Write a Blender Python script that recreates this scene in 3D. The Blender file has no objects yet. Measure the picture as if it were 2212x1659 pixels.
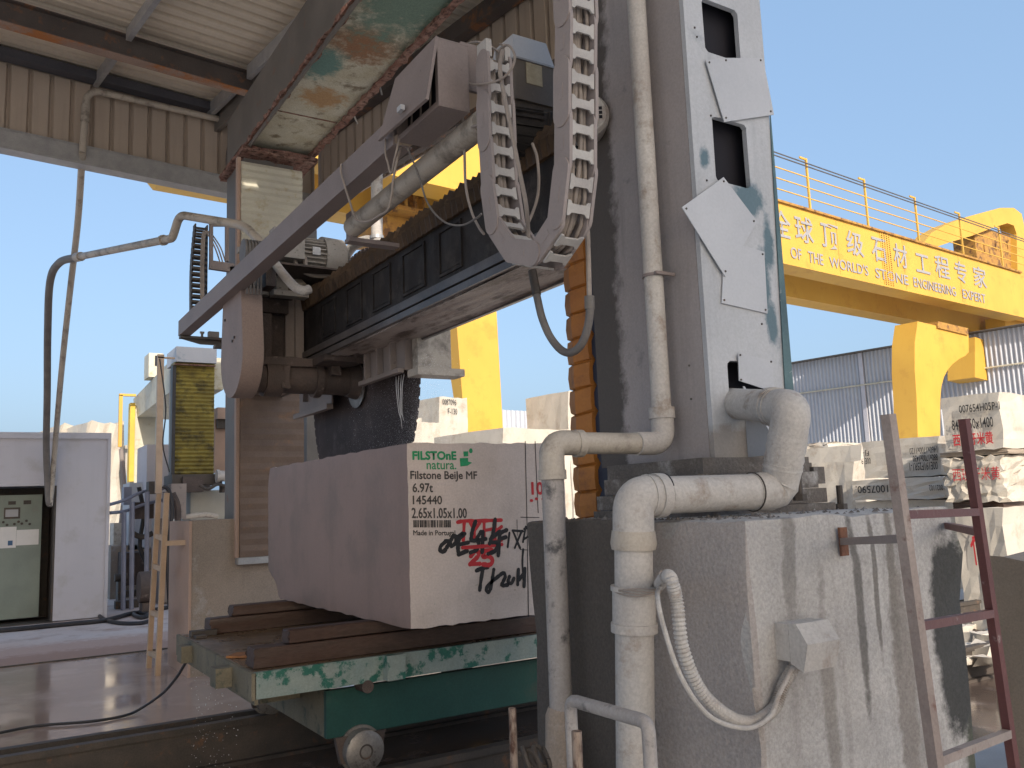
import bpy, bmesh, math, random
from mathutils import Vector, Matrix
from math import radians, sin, cos, pi
random.seed(7)
SC = bpy.context.scene
COL = SC.collection

# ---------------------------------------------------------------- camera, sky, sun, exposure
CAM = Vector((-2.0375, -4.3598, 1.5969))
FPX, YAW, PITCH, ROLL = 1876.226, -0.560406, 0.136659, -0.038503
_fw = Vector((-sin(YAW)*cos(PITCH), cos(YAW)*cos(PITCH), sin(PITCH)))
_r0 = Vector((cos(YAW), sin(YAW), 0)); _u0 = _r0.cross(_fw)
_rt = _r0*cos(ROLL) + _u0*sin(ROLL); _up = -_r0*sin(ROLL) + _u0*cos(ROLL)
cd = bpy.data.cameras.new("camera"); cam = bpy.data.objects.new("camera", cd); COL.objects.link(cam)
cam.matrix_world = Matrix(((_rt.x, _up.x, -_fw.x, CAM.x), (_rt.y, _up.y, -_fw.y, CAM.y),
                           (_rt.z, _up.z, -_fw.z, CAM.z), (0, 0, 0, 1)))
cd.sensor_width = 36; cd.lens = FPX/2212*36; cd.clip_start = .05; cd.clip_end = 3000
SC.camera = cam

SUN_EL, SUN_AZ = radians(27), radians(190)          # azimuth clockwise from +Y
w = bpy.data.worlds.new("World"); SC.world = w; w.use_nodes = True
nt = w.node_tree; nt.nodes.clear()
sky = nt.nodes.new('ShaderNodeTexSky'); sky.sky_type = 'NISHITA'; sky.sun_disc = False
sky.sun_elevation = SUN_EL; sky.sun_rotation = SUN_AZ; sky.air_density = 1.0; sky.dust_density = 5.0; sky.ozone_density = 1.0
bg = nt.nodes.new('ShaderNodeBackground'); bg.inputs[1].default_value = 0.086
wo = nt.nodes.new('ShaderNodeOutputWorld')
mxs = nt.nodes.new('ShaderNodeMix'); mxs.data_type = 'RGBA'; mxs.inputs[0].default_value = .5; mxs.inputs[7].default_value = (1.6, 2.62, 4.05, 1)   # evens out the sky a little
nt.links.new(sky.outputs[0], mxs.inputs[6]); nt.links.new(mxs.outputs[2], bg.inputs[0]); nt.links.new(bg.outputs[0], wo.inputs[0])
ld = bpy.data.lights.new("sun", 'SUN'); ld.energy = 2.0; ld.angle = radians(.53); ld.color = (1, .91, .79)
sun = bpy.data.objects.new("sun", ld); COL.objects.link(sun)
_sd = Vector((sin(SUN_AZ)*cos(SUN_EL), cos(SUN_AZ)*cos(SUN_EL), sin(SUN_EL)))
sun.rotation_euler = _sd.to_track_quat('Z', 'Y').to_euler(); sun.location = (0, -30, 30)
SC.view_settings.view_transform = 'Standard'; SC.view_settings.look = 'None'
SC.view_settings.exposure = 1.5; SC.view_settings.gamma = 1
SC.render.engine = 'CYCLES'
SC.cycles.max_bounces = 8; SC.cycles.diffuse_bounces = 5; SC.cycles.glossy_bounces = 3
SC.cycles.use_denoising = True

# ---------------------------------------------------------------- measuring helper: photo point -> point of a real plane
ENV, GAN = radians(8), radians(5.5)          # the shed and the crane stand slightly turned to the saw
def rot(v, a): return Vector((v[0]*cos(a)-v[1]*sin(a), v[0]*sin(a)+v[1]*cos(a), v[2]))
def at(px, py, ax, val, a=0.0):
    d = _rt*((px-1106)/FPX) - _up*((py-829.5)/FPX) + _fw
    d = rot(d, -a); c = rot(CAM, -a); i = 'xyz'.index(ax)
    return c + d*((val-c[i])/d[i])            # in the frame turned by a

# ---------------------------------------------------------------- mesh builder
class MB:
    def __init__(s, a=0.0): s.bm = bmesh.new(); s.a = a
    def v(s, p): return s.bm.verts.new(rot(p, s.a) if s.a else Vector(p))
    def hexa(s, p):
        v = [s.v(q) for q in p]
        for f in ((3,2,1,0),(4,5,6,7),(0,1,5,4),(1,2,6,5),(2,3,7,6),(3,0,4,7)): s.bm.faces.new([v[i] for i in f])
        return s
    def box(s, x0, x1, y0, y1, z0, z1):
        if x0 > x1: x0, x1 = x1, x0
        if y0 > y1: y0, y1 = y1, y0
        if z0 > z1: z0, z1 = z1, z0
        return s.hexa([(x0,y0,z0),(x1,y0,z0),(x1,y1,z0),(x0,y1,z0),(x0,y0,z1),(x1,y0,z1),(x1,y1,z1),(x0,y1,z1)])
    def bar(s, p, q, wd, ht, up=(0,0,1)):           # rectangular bar from p to q
        p, q = Vector(p), Vector(q); t = (q-p).normalized(); u = Vector(up)
        n = t.cross(u)
        if n.length < 1e-4: n = t.cross(Vector((1,0,0)))
        n.normalize(); u = n.cross(t).normalized(); n = n*wd/2; u = u*ht/2
        return s.hexa([p-n-u, p+n-u, q+n-u, q-n-u, p-n+u, p+n+u, q+n+u, q-n+u])
    def prism(s, pts, vec):
        vec = Vector(vec); a = [s.v(p) for p in pts]; b = [s.v(Vector(p)+vec) for p in pts]; n = len(pts)
        s.bm.faces.new(a[::-1]); s.bm.faces.new(b)
        for i in range(n): s.bm.faces.new([a[i], a[(i+1) % n], b[(i+1) % n], b[i]])
        return s
    def ring_loft(s, rings, cap=True):
        R = [[s.v(p) for p in r] for r in rings]; n = len(R[0])
        for i in range(len(R)-1):
            for j in range(n): s.bm.faces.new([R[i][j], R[i][(j+1) % n], R[i+1][(j+1) % n], R[i+1][j]])
        if cap: s.bm.faces.new(R[0][::-1]); s.bm.faces.new(R[-1])
        return s
    def tube(s, pts, r, seg=12, cap=True):
        pts = [Vector(p) for p in pts]; rs = r if isinstance(r, (list, tuple)) else [r]*len(pts)
        rings = []; n0 = None
        for i, p in enumerate(pts):
            t = ((pts[min(i+1, len(pts)-1)]-p).normalized() + (p-pts[max(i-1, 0)]).normalized()).normalized() if 0 < i < len(pts)-1 else \
                (pts[1]-pts[0] if i == 0 else pts[-1]-pts[-2]).normalized()
            if n0 is None:
                n0 = t.cross(Vector((.31, .2, .93)))
                if n0.length < .05: n0 = t.cross(Vector((1, 0, 0)))
            n0 = (n0 - t*n0.dot(t)).normalized(); b = t.cross(n0)
            rings.append([p + (n0*cos(2*pi*k/seg) + b*sin(2*pi*k/seg))*rs[i] for k in range(seg)])
        return s.ring_loft(rings, cap)
    def cyl(s, p, q, r, r2=None, seg=24): return s.tube([p, q], [r, r if r2 is None else r2], seg)
    def wave(s, p0, du, n, pitch, dn, depth, dv, thick=.004, duty=.25, slope=.12):   # trapezoid corrugated sheet: runs along du, ribs along dv
        p0, du, dn, dv = Vector(p0), Vector(du).normalized(), Vector(dn).normalized(), Vector(dv)
        prof = []
        for i in range(n):
            o = i*pitch
            prof += [(o, 0), (o+pitch*(1-duty-.04-slope), 0), (o+pitch*(1-duty-.04), depth), (o+pitch*(1-.04-.04), depth)]
        prof.append((n*pitch, 0))
        for (a, h), (b, g) in zip(prof, prof[1:]):
            A, B = p0+du*a+dn*h, p0+du*b+dn*g
            s.bm.faces.new([s.v(A), s.v(B), s.v(B+dv), s.v(A+dv)])
        bmesh.ops.remove_doubles(s.bm, verts=s.bm.verts, dist=1e-5)
        return s
    def ball(s, c, r, sub=1):
        m = Matrix.Translation(rot(c, s.a) if s.a else Vector(c)) @ Matrix.Scale(r, 4)
        bmesh.ops.create_icosphere(s.bm, subdivisions=sub, radius=1, matrix=m); return s
    def bevel(s, w, seg=2, ang=30):
        e = [e for e in s.bm.edges if len(e.link_faces) == 2 and e.calc_face_angle(0) > radians(ang)]
        bmesh.ops.bevel(s.bm, geom=e, offset=w, segments=seg, affect='EDGES', profile=.6, clamp_overlap=True); return s
    def rough(s, amt, cuts=6, seed=0, keep=None):     # break up a block: subdivide and push verts about
        bmesh.ops.subdivide_edges(s.bm, edges=s.bm.edges[:], cuts=cuts, use_grid_fill=True)
        rnd = random.Random(seed)
        for v in s.bm.verts:
            if keep and keep(v.co): continue
            v.co += Vector((rnd.uniform(-1, 1), rnd.uniform(-1, 1), rnd.uniform(-1, 1)))*amt
        return s
    def bounds(s):
        xs = [v.co for v in s.bm.verts]
        return Vector((min(v.x for v in xs), min(v.y for v in xs), min(v.z for v in xs))), Vector((max(v.x for v in xs), max(v.y for v in xs), max(v.z for v in xs)))

ROOTLOC = {}
def tag(o, label=None, cat=None, group=None, kind=None):
    for k, v_ in (('label', label), ('category', cat), ('group', group), ('kind', kind)):
        if v_: o[k] = v_
    return o
def thing(name, loc, label, cat, group=None):
    o = bpy.data.objects.new(name, None); COL.objects.link(o); o.location = loc; o.empty_display_size = .1
    ROOTLOC[o.name] = Vector(loc); return tag(o, label, cat, group)
def O(name, mb, mat, parent=None, label=None, cat=None, group=None, kind=None, ang=35, smooth=True):
    me = bpy.data.meshes.new(name)
    if parent is not None: org = ROOTLOC[parent.name]
    elif kind == 'structure': org = Vector((0, 0, 0))
    else:
        lo, hi = mb.bounds(); org = Vector(((lo.x+hi.x)/2, (lo.y+hi.y)/2, lo.z))
    bmesh.ops.recalc_face_normals(mb.bm, faces=mb.bm.faces[:]) if kind != 'structure' else None
    for v in mb.bm.verts: v.co -= org
    mb.bm.to_mesh(me); mb.bm.free()
    if smooth:
        for p in me.polygons: p.use_smooth = True
        me.set_sharp_from_angle(angle=radians(ang))
    me.materials.append(mat)
    o = bpy.data.objects.new(name, me); COL.objects.link(o)
    if parent is None: o.location = org
    else: o.parent = parent
    ROOTLOC[o.name] = org
    return tag(o, label, cat, group, kind)
def tree_copy(o, parent=None):
    c = o.copy(); COL.objects.link(c)
    if parent is not None: c.parent = parent
    for ch in list(o.children): tree_copy(ch, c)
    return c

def arc_path(pts, rad, n=6):                        # round the corners of a polyline
    pts = [Vector(p) for p in pts]; out = [pts[0]]
    for a, b, c in zip(pts, pts[1:], pts[2:]):
        d1, d2 = (a-b), (c-b); r = min(rad, d1.length*.49, d2.length*.49)
        p, q = b+d1.normalized()*r, b+d2.normalized()*r
        for k in range(n+1):
            t = k/n; out.append(p*(1-t)**2 + b*2*t*(1-t) + q*t*t)
    out.append(pts[-1]); return out
def spline(pts, n=8):                               # Catmull-Rom through the points
    P = [Vector(p) for p in pts]; P = [P[0]*2-P[1]] + P + [P[-1]*2-P[-2]]; out = []
    for i in range(1, len(P)-2):
        a, b, c, d = P[i-1:i+3]
        for k in range(n):
            t = k/n
            out.append(.5*((2*b)+(c-a)*t+(2*a-5*b+4*c-d)*t*t+(3*b-a-3*c+d)*t**3))
    out.append(P[-2]); return out

# ---------------------------------------------------------------- materials
def M(name, c1, c2=None, s=2.0, rough=.75, metal=0.0, c3=None, s3=6.0, t3=.6, w3=.05, streak=0.0, cs=None, bump=0.0, bs=60.0,
      fine=.10, stretch=(1, 1, 1), rough2=None, spec=.4, extra=None, blot=None):
    m = bpy.data.materials.new(name); m.use_nodes = True; n = m.node_tree; N, L = n.nodes, n.links
    b = N['Principled BSDF']; b.inputs['Roughness'].default_value = rough; b.inputs['Metallic'].default_value = metal
    b.inputs['Specular IOR Level'].default_value = spec
    tc = N.new('ShaderNodeTexCoord'); mp = N.new('ShaderNodeMapping'); L.new(tc.outputs['Object'], mp.inputs[0]); mp.inputs['Scale'].default_value = stretch
    def noise(scale, det=6, ro=.55, vec=None):
        q = N.new('ShaderNodeTexNoise'); q.inputs['Scale'].default_value = scale; q.inputs['Detail'].default_value = det
        q.inputs['Roughness'].default_value = ro; L.new(vec or mp.outputs[0], q.inputs['Vector']); return q.outputs['Fac']
    def ramp(f, lo, hi):
        q = N.new('ShaderNodeMapRange'); q.inputs[1].default_value = lo; q.inputs[2].default_value = hi; L.new(f, q.inputs[0]); return q.outputs[0]
    def mix(f, a, c, mode='MIX'):
        q = N.new('ShaderNodeMix'); q.data_type = 'RGBA'; q.blend_type = mode
        if isinstance(f, float): q.inputs[0].default_value = f
        else: L.new(f, q.inputs[0])
        for sock, val in ((q.inputs[6], a), (q.inputs[7], c)):
            if isinstance(val, tuple): sock.default_value = (*val, 1)
            else: L.new(val, sock)
        return q.outputs[2]
    col = mix(ramp(noise(s), .35, .65), c1, c2 or tuple(x*.8 for x in c1))
    if streak:
        m2 = N.new('ShaderNodeMapping'); L.new(tc.outputs['Object'], m2.inputs[0]); m2.inputs['Scale'].default_value = (1, 1, .07)
        col = mix(ramp(noise(9, 5, .6, m2.outputs[0]), .52, .52+.25/max(streak, .2)), col, cs or tuple(x*.45 for x in c1))
    msk = None
    if c3:
        msk = ramp(noise(s3, 9, .68), t3-w3, t3+w3); col = mix(msk, col, c3)
    if blot:                                          # list of (centre, radius xyz, colour, edge noise): dirt, or a face's painted shade, with a place of its own
        for ce, ra, cc, ed in blot:
            v1 = N.new('ShaderNodeVectorMath'); v1.operation = 'SUBTRACT'; L.new(tc.outputs['Object'], v1.inputs[0]); v1.inputs[1].default_value = ce
            v2 = N.new('ShaderNodeVectorMath'); v2.operation = 'DIVIDE'; L.new(v1.outputs[0], v2.inputs[0]); v2.inputs[1].default_value = ra
            v3 = N.new('ShaderNodeVectorMath'); v3.operation = 'LENGTH'; L.new(v2.outputs[0], v3.inputs[0])
            ad = N.new('ShaderNodeMath'); ad.operation = 'MULTIPLY_ADD'; L.new(noise(9, 10, .72), ad.inputs[0]); ad.inputs[1].default_value = ed; L.new(v3.outputs['Value'], ad.inputs[2])
            col = mix(ramp(ad.outputs[0], 1+ed*.62, 1+ed*.38), col, cc)
    if fine:
        g = ramp(noise(90, 3, .7), .3, .7); q = N.new('ShaderNodeMapRange'); q.inputs[3].default_value = 1-fine; q.inputs[4].default_value = 1+fine*.6; L.new(g, q.inputs[0])
        mm = N.new('ShaderNodeVectorMath'); mm.operation = 'SCALE'; L.new(col, mm.inputs[0]); L.new(q.outputs[0], mm.inputs['Scale']); col = mm.outputs[0]
    L.new(col, b.inputs['Base Color'])
    if rough2 is not None:
        q = N.new('ShaderNodeMapRange'); q.inputs[1].default_value = .38; q.inputs[2].default_value = .62; q.inputs[3].default_value = rough; q.inputs[4].default_value = rough2
        L.new(noise(s*1.7, 4), q.inputs[0]); L.new(q.outputs[0], b.inputs['Roughness'])
    if bump:
        bp = N.new('ShaderNodeBump'); bp.inputs['Strength'].default_value = bump; bp.inputs['Distance'].default_value = .01
        L.new(noise(bs, 6, .65), bp.inputs['Height']); L.new(bp.outputs[0], b.inputs['Normal'])
    return m

CONC = M('pale_concrete', (.46,.445,.43), (.37,.355,.34), 1.6, .9, c3=(.17,.165,.155), s3=3.2, t3=.63, w3=.08, streak=.55, cs=(.24,.225,.21), bump=.6, bs=55, fine=.22)
CONCD = M('wet_brown_concrete', (.10,.085,.07), (.15,.13,.11), 2.4, .8, c3=(.045,.038,.032), s3=5, t3=.58, w3=.1, bump=.7, bs=60, fine=.25)
CONCP = M('muddy_concrete', (.33,.27,.22), (.24,.20,.165), 1.5, .85, c3=(.42,.40,.38), s3=3, t3=.62, w3=.08, streak=.4, bump=.5, bs=40, fine=.2)
PAINTW = M('dusty_white_paint', (.44,.45,.475), (.385,.395,.42), 1.3, .6, c3=(.22,.28,.33), s3=3.4, t3=.655, w3=.04, streak=.25, cs=(.40,.42,.45), bump=.12, bs=25, fine=.06)
PAINTS = M('dusty_grey_paint', (.27,.245,.235), (.21,.195,.19), 1.6, .7, c3=(.13,.13,.13), s3=4, t3=.66, w3=.06, streak=.5, cs=(.17,.15,.145), bump=.2, bs=25, fine=.12)
SHEET = M('white_sheet_metal', (.47,.48,.505), (.42,.43,.455), 2.5, .5, fine=.05, bump=.05, bs=12)
GREEN = M('worn_blue_green_paint', (.06,.105,.125), (.10,.17,.18), 4, .6, c3=(.42,.42,.41), s3=14, t3=.66, w3=.05, bump=.2)
HOLE = M('hollow_shade', (.012,.011,.018), (.008,.008,.013), 2, .8, fine=0)  # near-black colour standing in for shade inside openings
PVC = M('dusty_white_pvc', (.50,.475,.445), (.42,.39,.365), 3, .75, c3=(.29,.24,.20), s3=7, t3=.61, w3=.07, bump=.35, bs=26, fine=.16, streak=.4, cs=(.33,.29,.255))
PVCM = M('muddy_pvc', (.45,.40,.34), (.37,.33,.28), 3, .5, c3=(.14,.12,.10), s3=6, t3=.60, w3=.09, bump=.25, bs=40, fine=.12)
LILAC = M('dusty_lilac_steel', (.265,.218,.205), (.22,.182,.173), 2, .6, c3=(.12,.10,.09), s3=11, t3=.69, w3=.03, bump=.08, fine=.1, streak=.2, cs=(.20,.17,.16))
CHAIN = M('dusty_chain_plastic', (.45,.43,.405), (.37,.345,.33), 6, .75, c3=(.18,.17,.17), s3=16, t3=.70, w3=.05, bump=.15, bs=40, fine=.08)
CHAINS = M('dusty_chain_side', (.31,.265,.25), (.275,.235,.225), 5, .7, c3=(.2,.17,.16), s3=12, t3=.7, w3=.05, bump=.08, fine=.05)
CABLE = M('dusty_cable', (.33,.28,.245), (.25,.215,.19), 8, .7, fine=.08)
BLACK = M('wet_black_steel', (.024,.021,.021), (.036,.032,.031), 3, .55, c3=(.075,.065,.06), s3=7, t3=.63, w3=.1, streak=.5, cs=(.065,.058,.054), rough2=.7, fine=.2, bump=.1, spec=.2)
DRIP = M('scaly_beam_underside', (.40,.34,.31), (.30,.24,.21), 2.2, .45, c3=(.10,.07,.055), s3=4.5, t3=.54, w3=.06, bump=.5, bs=30, fine=.2, stretch=(1.6, .6, 1))
BROWN = M('brown_bellows', (.085,.05,.025), (.05,.032,.02), 5, .65, c3=(.15,.095,.05), s3=9, t3=.64, bump=.4, bs=30, fine=.2)
ORANGE = M('orange_bellows', (.40,.16,.03), (.29,.11,.024), 3, .55, c3=(.15,.065,.03), s3=7, t3=.63, w3=.08, bump=.3, bs=14, fine=.1)
NAVY = M('dark_blue_rubber', (.02,.025,.045), (.03,.035,.06), 4, .6, fine=.1)
CREAM = M('cream_bellows', (.52,.49,.39), (.46,.43,.35), 3, .6, c3=(.36,.29,.17), s3=5, t3=.62, w3=.08, bump=.2, bs=30, fine=.08)
MUDB = M('muddy_bellows', (.13,.09,.07), (.20,.14,.105), 2.2, .6, c3=(.34,.17,.08), s3=3.5, t3=.66, w3=.1, bump=.3, bs=30, fine=.15)
YELB = M('stained_yellow_bellows', (.27,.215,.045), (.17,.13,.03), 3, .55, c3=(.075,.06,.022), s3=5, t3=.56, w3=.08, streak=.4, bump=.2, fine=.15)
RUSTG = M('rusty_green_paint', (.50,.49,.40), (.40,.37,.27), 3.2, .65, c3=(.17,.14,.09), s3=5.5, t3=.60, w3=.06, bump=.4, bs=40, fine=.28,
          blot=[((.18, .55, 5.66), (.30, .30, .4), (.24, .115, .05), 3.2), ((.25, -.35, 5.66), (.42, .75, .4), (.13, .21, .165), 2.8), ((-.02, 1.05, 5.66), (.16, .28, .4), (.10, .21, .19), 2.4), ((.2, 1.7, 5.66), (.2, .2, .4), (.36, .22, .10), 2.8)])
RUSTE = M('flaking_rust', (.20,.09,.065), (.30,.19,.15), 12, .9, c3=(.08,.04,.03), s3=18, t3=.55, bump=.9, bs=60, fine=.25)
GREYD = M('grey_painted_steel', (.16,.145,.13), (.12,.11,.10), 2, .6, c3=(.20,.09,.05), s3=5, t3=.66, w3=.06, fine=.12)
IBEAM = M('dark_rusting_steel', (.115,.095,.085), (.085,.07,.065), 2.5, .7, c3=(.26,.12,.06), s3=4, t3=.60, w3=.05, fine=.15, bump=.15)
GALV = M('galvanised_steel', (.42,.42,.42), (.34,.34,.35), 9, .45, .35, fine=.12)
ROOFM = M('beige_roof_sheet', (.66,.59,.49), (.60,.53,.44), .8, .6, fine=.05, streak=.2)
CLAD = M('beige_cladding', (.45,.37,.30), (.39,.32,.26), .7, .6, fine=.05, streak=.25)
MOTOR = M('speckled_grey_motor', (.34,.315,.29), (.28,.26,.24), 5, .7, c3=(.10,.085,.075), s3=30, t3=.64, w3=.04, fine=.12, bump=.1)
CASTD = M('dirty_brown_casting', (.10,.073,.062), (.062,.048,.043), 4, .7, c3=(.25,.20,.175), s3=6, t3=.66, w3=.06, bump=.5, bs=40, fine=.2)
GUARDM = M('dull_brown_guard', (.29,.215,.185), (.235,.18,.155), 2.2, .6, 0, c3=(.14,.115,.10), s3=24, t3=.66, w3=.04, fine=.14, streak=.3, cs=(.19,.145,.125))
DUSTL = M('dusty_grey_sheet', (.27,.225,.20), (.21,.175,.16), 3, .6, c3=(.13,.11,.10), s3=7, t3=.68, fine=.1)
BLADE = M('wet_dark_blade', (.040,.030,.030), (.062,.048,.047), 2.0, .6, .0, c3=(.12,.10,.097), s3=5, t3=.64, w3=.12, fine=.35, spec=.15)
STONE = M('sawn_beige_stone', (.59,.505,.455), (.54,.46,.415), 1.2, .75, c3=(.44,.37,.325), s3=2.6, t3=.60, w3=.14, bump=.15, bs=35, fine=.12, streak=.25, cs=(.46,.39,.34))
STONESH = M('shaded_sawn_stone_side', (.275,.185,.155), (.235,.158,.132), 1.1, .5, c3=(.175,.13,.11), s3=2.0, t3=.6, w3=.12, bump=.08, bs=35, fine=.06, streak=.2)  # darker, warmer copy of the sawn stone; side's shade put into its colour
YARDST = M('pale_yard_stone', (.50,.455,.395), (.42,.385,.33), 1.5, .85, c3=(.33,.27,.21), s3=2.6, t3=.62, w3=.1, bump=.35, bs=14, fine=.1)
YARDRO = M('rough_yard_stone', (.50,.455,.385), (.40,.355,.30), 3, .9, c3=(.33,.28,.22), s3=5, t3=.62, w3=.1, bump=.9, bs=9, fine=.15)
YARDBR = M('brown_quarry_stone', (.33,.27,.21), (.27,.22,.17), 2, .85, c3=(.30,.25,.20), s3=5, t3=.66, bump=.5, bs=20, fine=.15)
WOODR = M('wet_red_timber', (.075,.045,.033), (.05,.033,.026), 5, .55, c3=(.06,.03,.022), s3=7, t3=.58, w3=.1, bump=.4, bs=40, fine=.25, stretch=(.25, 1, 1))
DECK = M('wet_deck_plate', (.15,.10,.06), (.10,.07,.045), 2, .22, rough2=.5, fine=.15, bump=.1)
TEAL = M('teal_paint', (.012,.055,.047), (.016,.075,.063), 3, .5, c3=(.06,.075,.06), s3=3, t3=.64, w3=.08, streak=.3, cs=(.03,.07,.055), bump=.1, fine=.15)
TEALW = M('peeling_teal_paint', (.27,.31,.28), (.20,.26,.245), 4, .55, c3=(.02,.12,.09), s3=9, t3=.555, w3=.03, streak=.4, cs=(.17,.20,.18), bump=.2, fine=.15)
OLIVE = M('muddy_olive_steel', (.13,.115,.08), (.19,.165,.115), 3, .65, c3=(.06,.07,.055), s3=9, t3=.6, streak=.4, fine=.2, bump=.2)
IRON = M('dark_iron', (.05,.043,.038), (.075,.06,.05), 5, .6, c3=(.13,.07,.04), s3=8, t3=.63, fine=.2, bump=.2)
WHEEL = M('scuffed_wheel_steel', (.27,.25,.23), (.17,.155,.145), 7, .45, .5, c3=(.07,.06,.05), s3=14, t3=.62, fine=.2)
YEL = M('crane_yellow_paint', (.56,.33,.055), (.52,.295,.048), .5, .55, c3=(.42,.22,.04), s3=.9, t3=.64, w3=.1, fine=.06, streak=.12, cs=(.44,.24,.045))
YELR = M('rust_stained_yellow', (.40,.22,.045), (.30,.15,.04), 3, .7, c3=(.13,.065,.03), s3=2.2, t3=.56, fine=.2)
LETTER = M('grey_white_lettering', (.29,.28,.285), (.255,.25,.26), 3, .6, fine=.05)
RAILB = M('black_cable_rail', (.05,.045,.045), (.08,.07,.065), 3, .6, fine=.05)
CORRW = M('white_corrugated_sheet', (.43,.445,.48), (.39,.405,.45), .5, .5, fine=.04)
BOOTH = M('white_booth_panel', (.48,.47,.50), (.43,.42,.455), .8, .55, c3=(.38,.36,.36), s3=2.2, t3=.63, w3=.1, fine=.05, streak=.25, cs=(.38,.37,.385))
PANEL = M('grey_green_enamel', (.20,.235,.20), (.165,.195,.17), 2.5, .5, c3=(.19,.2,.17), s3=5, t3=.67, fine=.06)
TAN = M('tan_painted_steel', (.48,.345,.24), (.40,.29,.20), 5, .6, fine=.1)
PINK = M('pinkish_mud_skin', (.43,.30,.235), (.36,.255,.20), 2, .75, c3=(.20,.13,.10), s3=9, t3=.70, bump=.2, fine=.1)
REDL = M('red_oxide_paint', (.13,.045,.04), (.10,.035,.033), 4, .5, c3=(.36,.31,.29), s3=8, t3=.65, w3=.05, fine=.1, bump=.15)
REDW = M('worn_dusty_steel', (.34,.28,.245), (.25,.195,.17), 5, .5, c3=(.17,.09,.07), s3=12, t3=.62, w3=.05, fine=.15, bump=.15)
PEG = M('rusty_scratched_rod', (.33,.26,.21), (.24,.18,.14), 14, .55, .3, c3=(.09,.045,.03), s3=22, t3=.53, w3=.05, fine=.2, stretch=(1, 1, .4))
PIPEG = M('scraped_grey_pipe', (.36,.33,.31), (.30,.275,.26), 9, .5, c3=(.09,.085,.085), s3=11, t3=.60, w3=.06, fine=.15, bump=.2)
BLUEST = M('blue_grey_steel', (.25,.26,.33), (.2,.21,.27), 4, .5, fine=.08)
HOSE = M('dark_hose', (.12,.11,.105), (.17,.155,.145), 5, .6, fine=.1)
HOSEB = M('black_hose', (.02,.02,.024), (.035,.033,.035), 5, .5, fine=.1)
PAPER = M('paper_sheet', (.62,.60,.58), (.58,.57,.55), 8, .8, fine=.02)
LABELM = M('yellowed_label', (.42,.36,.25), (.33,.28,.19), 18, .7, fine=.1)
INKB = M('black_spray_paint', (.018,.017,.018), (.03,.028,.028), 20, .7, fine=.05)
INKS = M('black_stencil_ink', (.035,.03,.03), (.10,.09,.08), 40, .7, fine=.1)
INKR = M('red_spray_paint', (.50,.035,.04), (.42,.03,.035), 20, .7, fine=.05)
INKG = M('green_stencil_paint', (.015,.23,.09), (.025,.30,.13), 60, .7, fine=.1)
INKU = M('blue_spray_paint', (.02,.05,.16), (.02,.04,.10), 10, .7, fine=.05)
GROUND = M('dusty_yard_floor', (.56,.54,.52), (.49,.47,.455), .35, .9, c3=(.60,.58,.56), s3=.8, t3=.62, w3=.12, bump=.4, bs=12, fine=.1)
WET = M('wet_muddy_slab', (.44,.335,.285), (.39,.29,.245), .55, .24, rough2=.02, c3=(.52,.42,.37), s3=1.3, t3=.60, w3=.1, bump=.025, bs=4, fine=.04, spec=.9)
DRY = M('dry_pink_slab', (.58,.46,.41), (.60,.53,.51), .5, .85, c3=(.36,.25,.205), s3=1.6, t3=.60, w3=.1, bump=.35, bs=14, fine=.16, blot=[((-1.5,7.2,0),(9,1.7,2),(.47,.335,.285),1.0),((-1,7.3,0),(4,.7,2),(.36,.235,.19),1.6)])
SLUDGE = M('dark_wet_sludge', (.085,.062,.05), (.12,.09,.075), 1.2, .16, rough2=.04, c3=(.2,.16,.145), s3=2, t3=.63, w3=.1, bump=.22, bs=7, fine=.15)
WATER = bpy.data.materials.new('water_drop'); WATER.use_nodes = True
_b = WATER.node_tree.nodes['Principled BSDF']; _b.inputs['Base Color'].default_value = (.85,.83,.83,1); _b.inputs['Roughness'].default_value = .15; _b.inputs['IOR'].default_value = 1.33; _b.inputs['Transmission Weight'].default_value = .45

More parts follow.
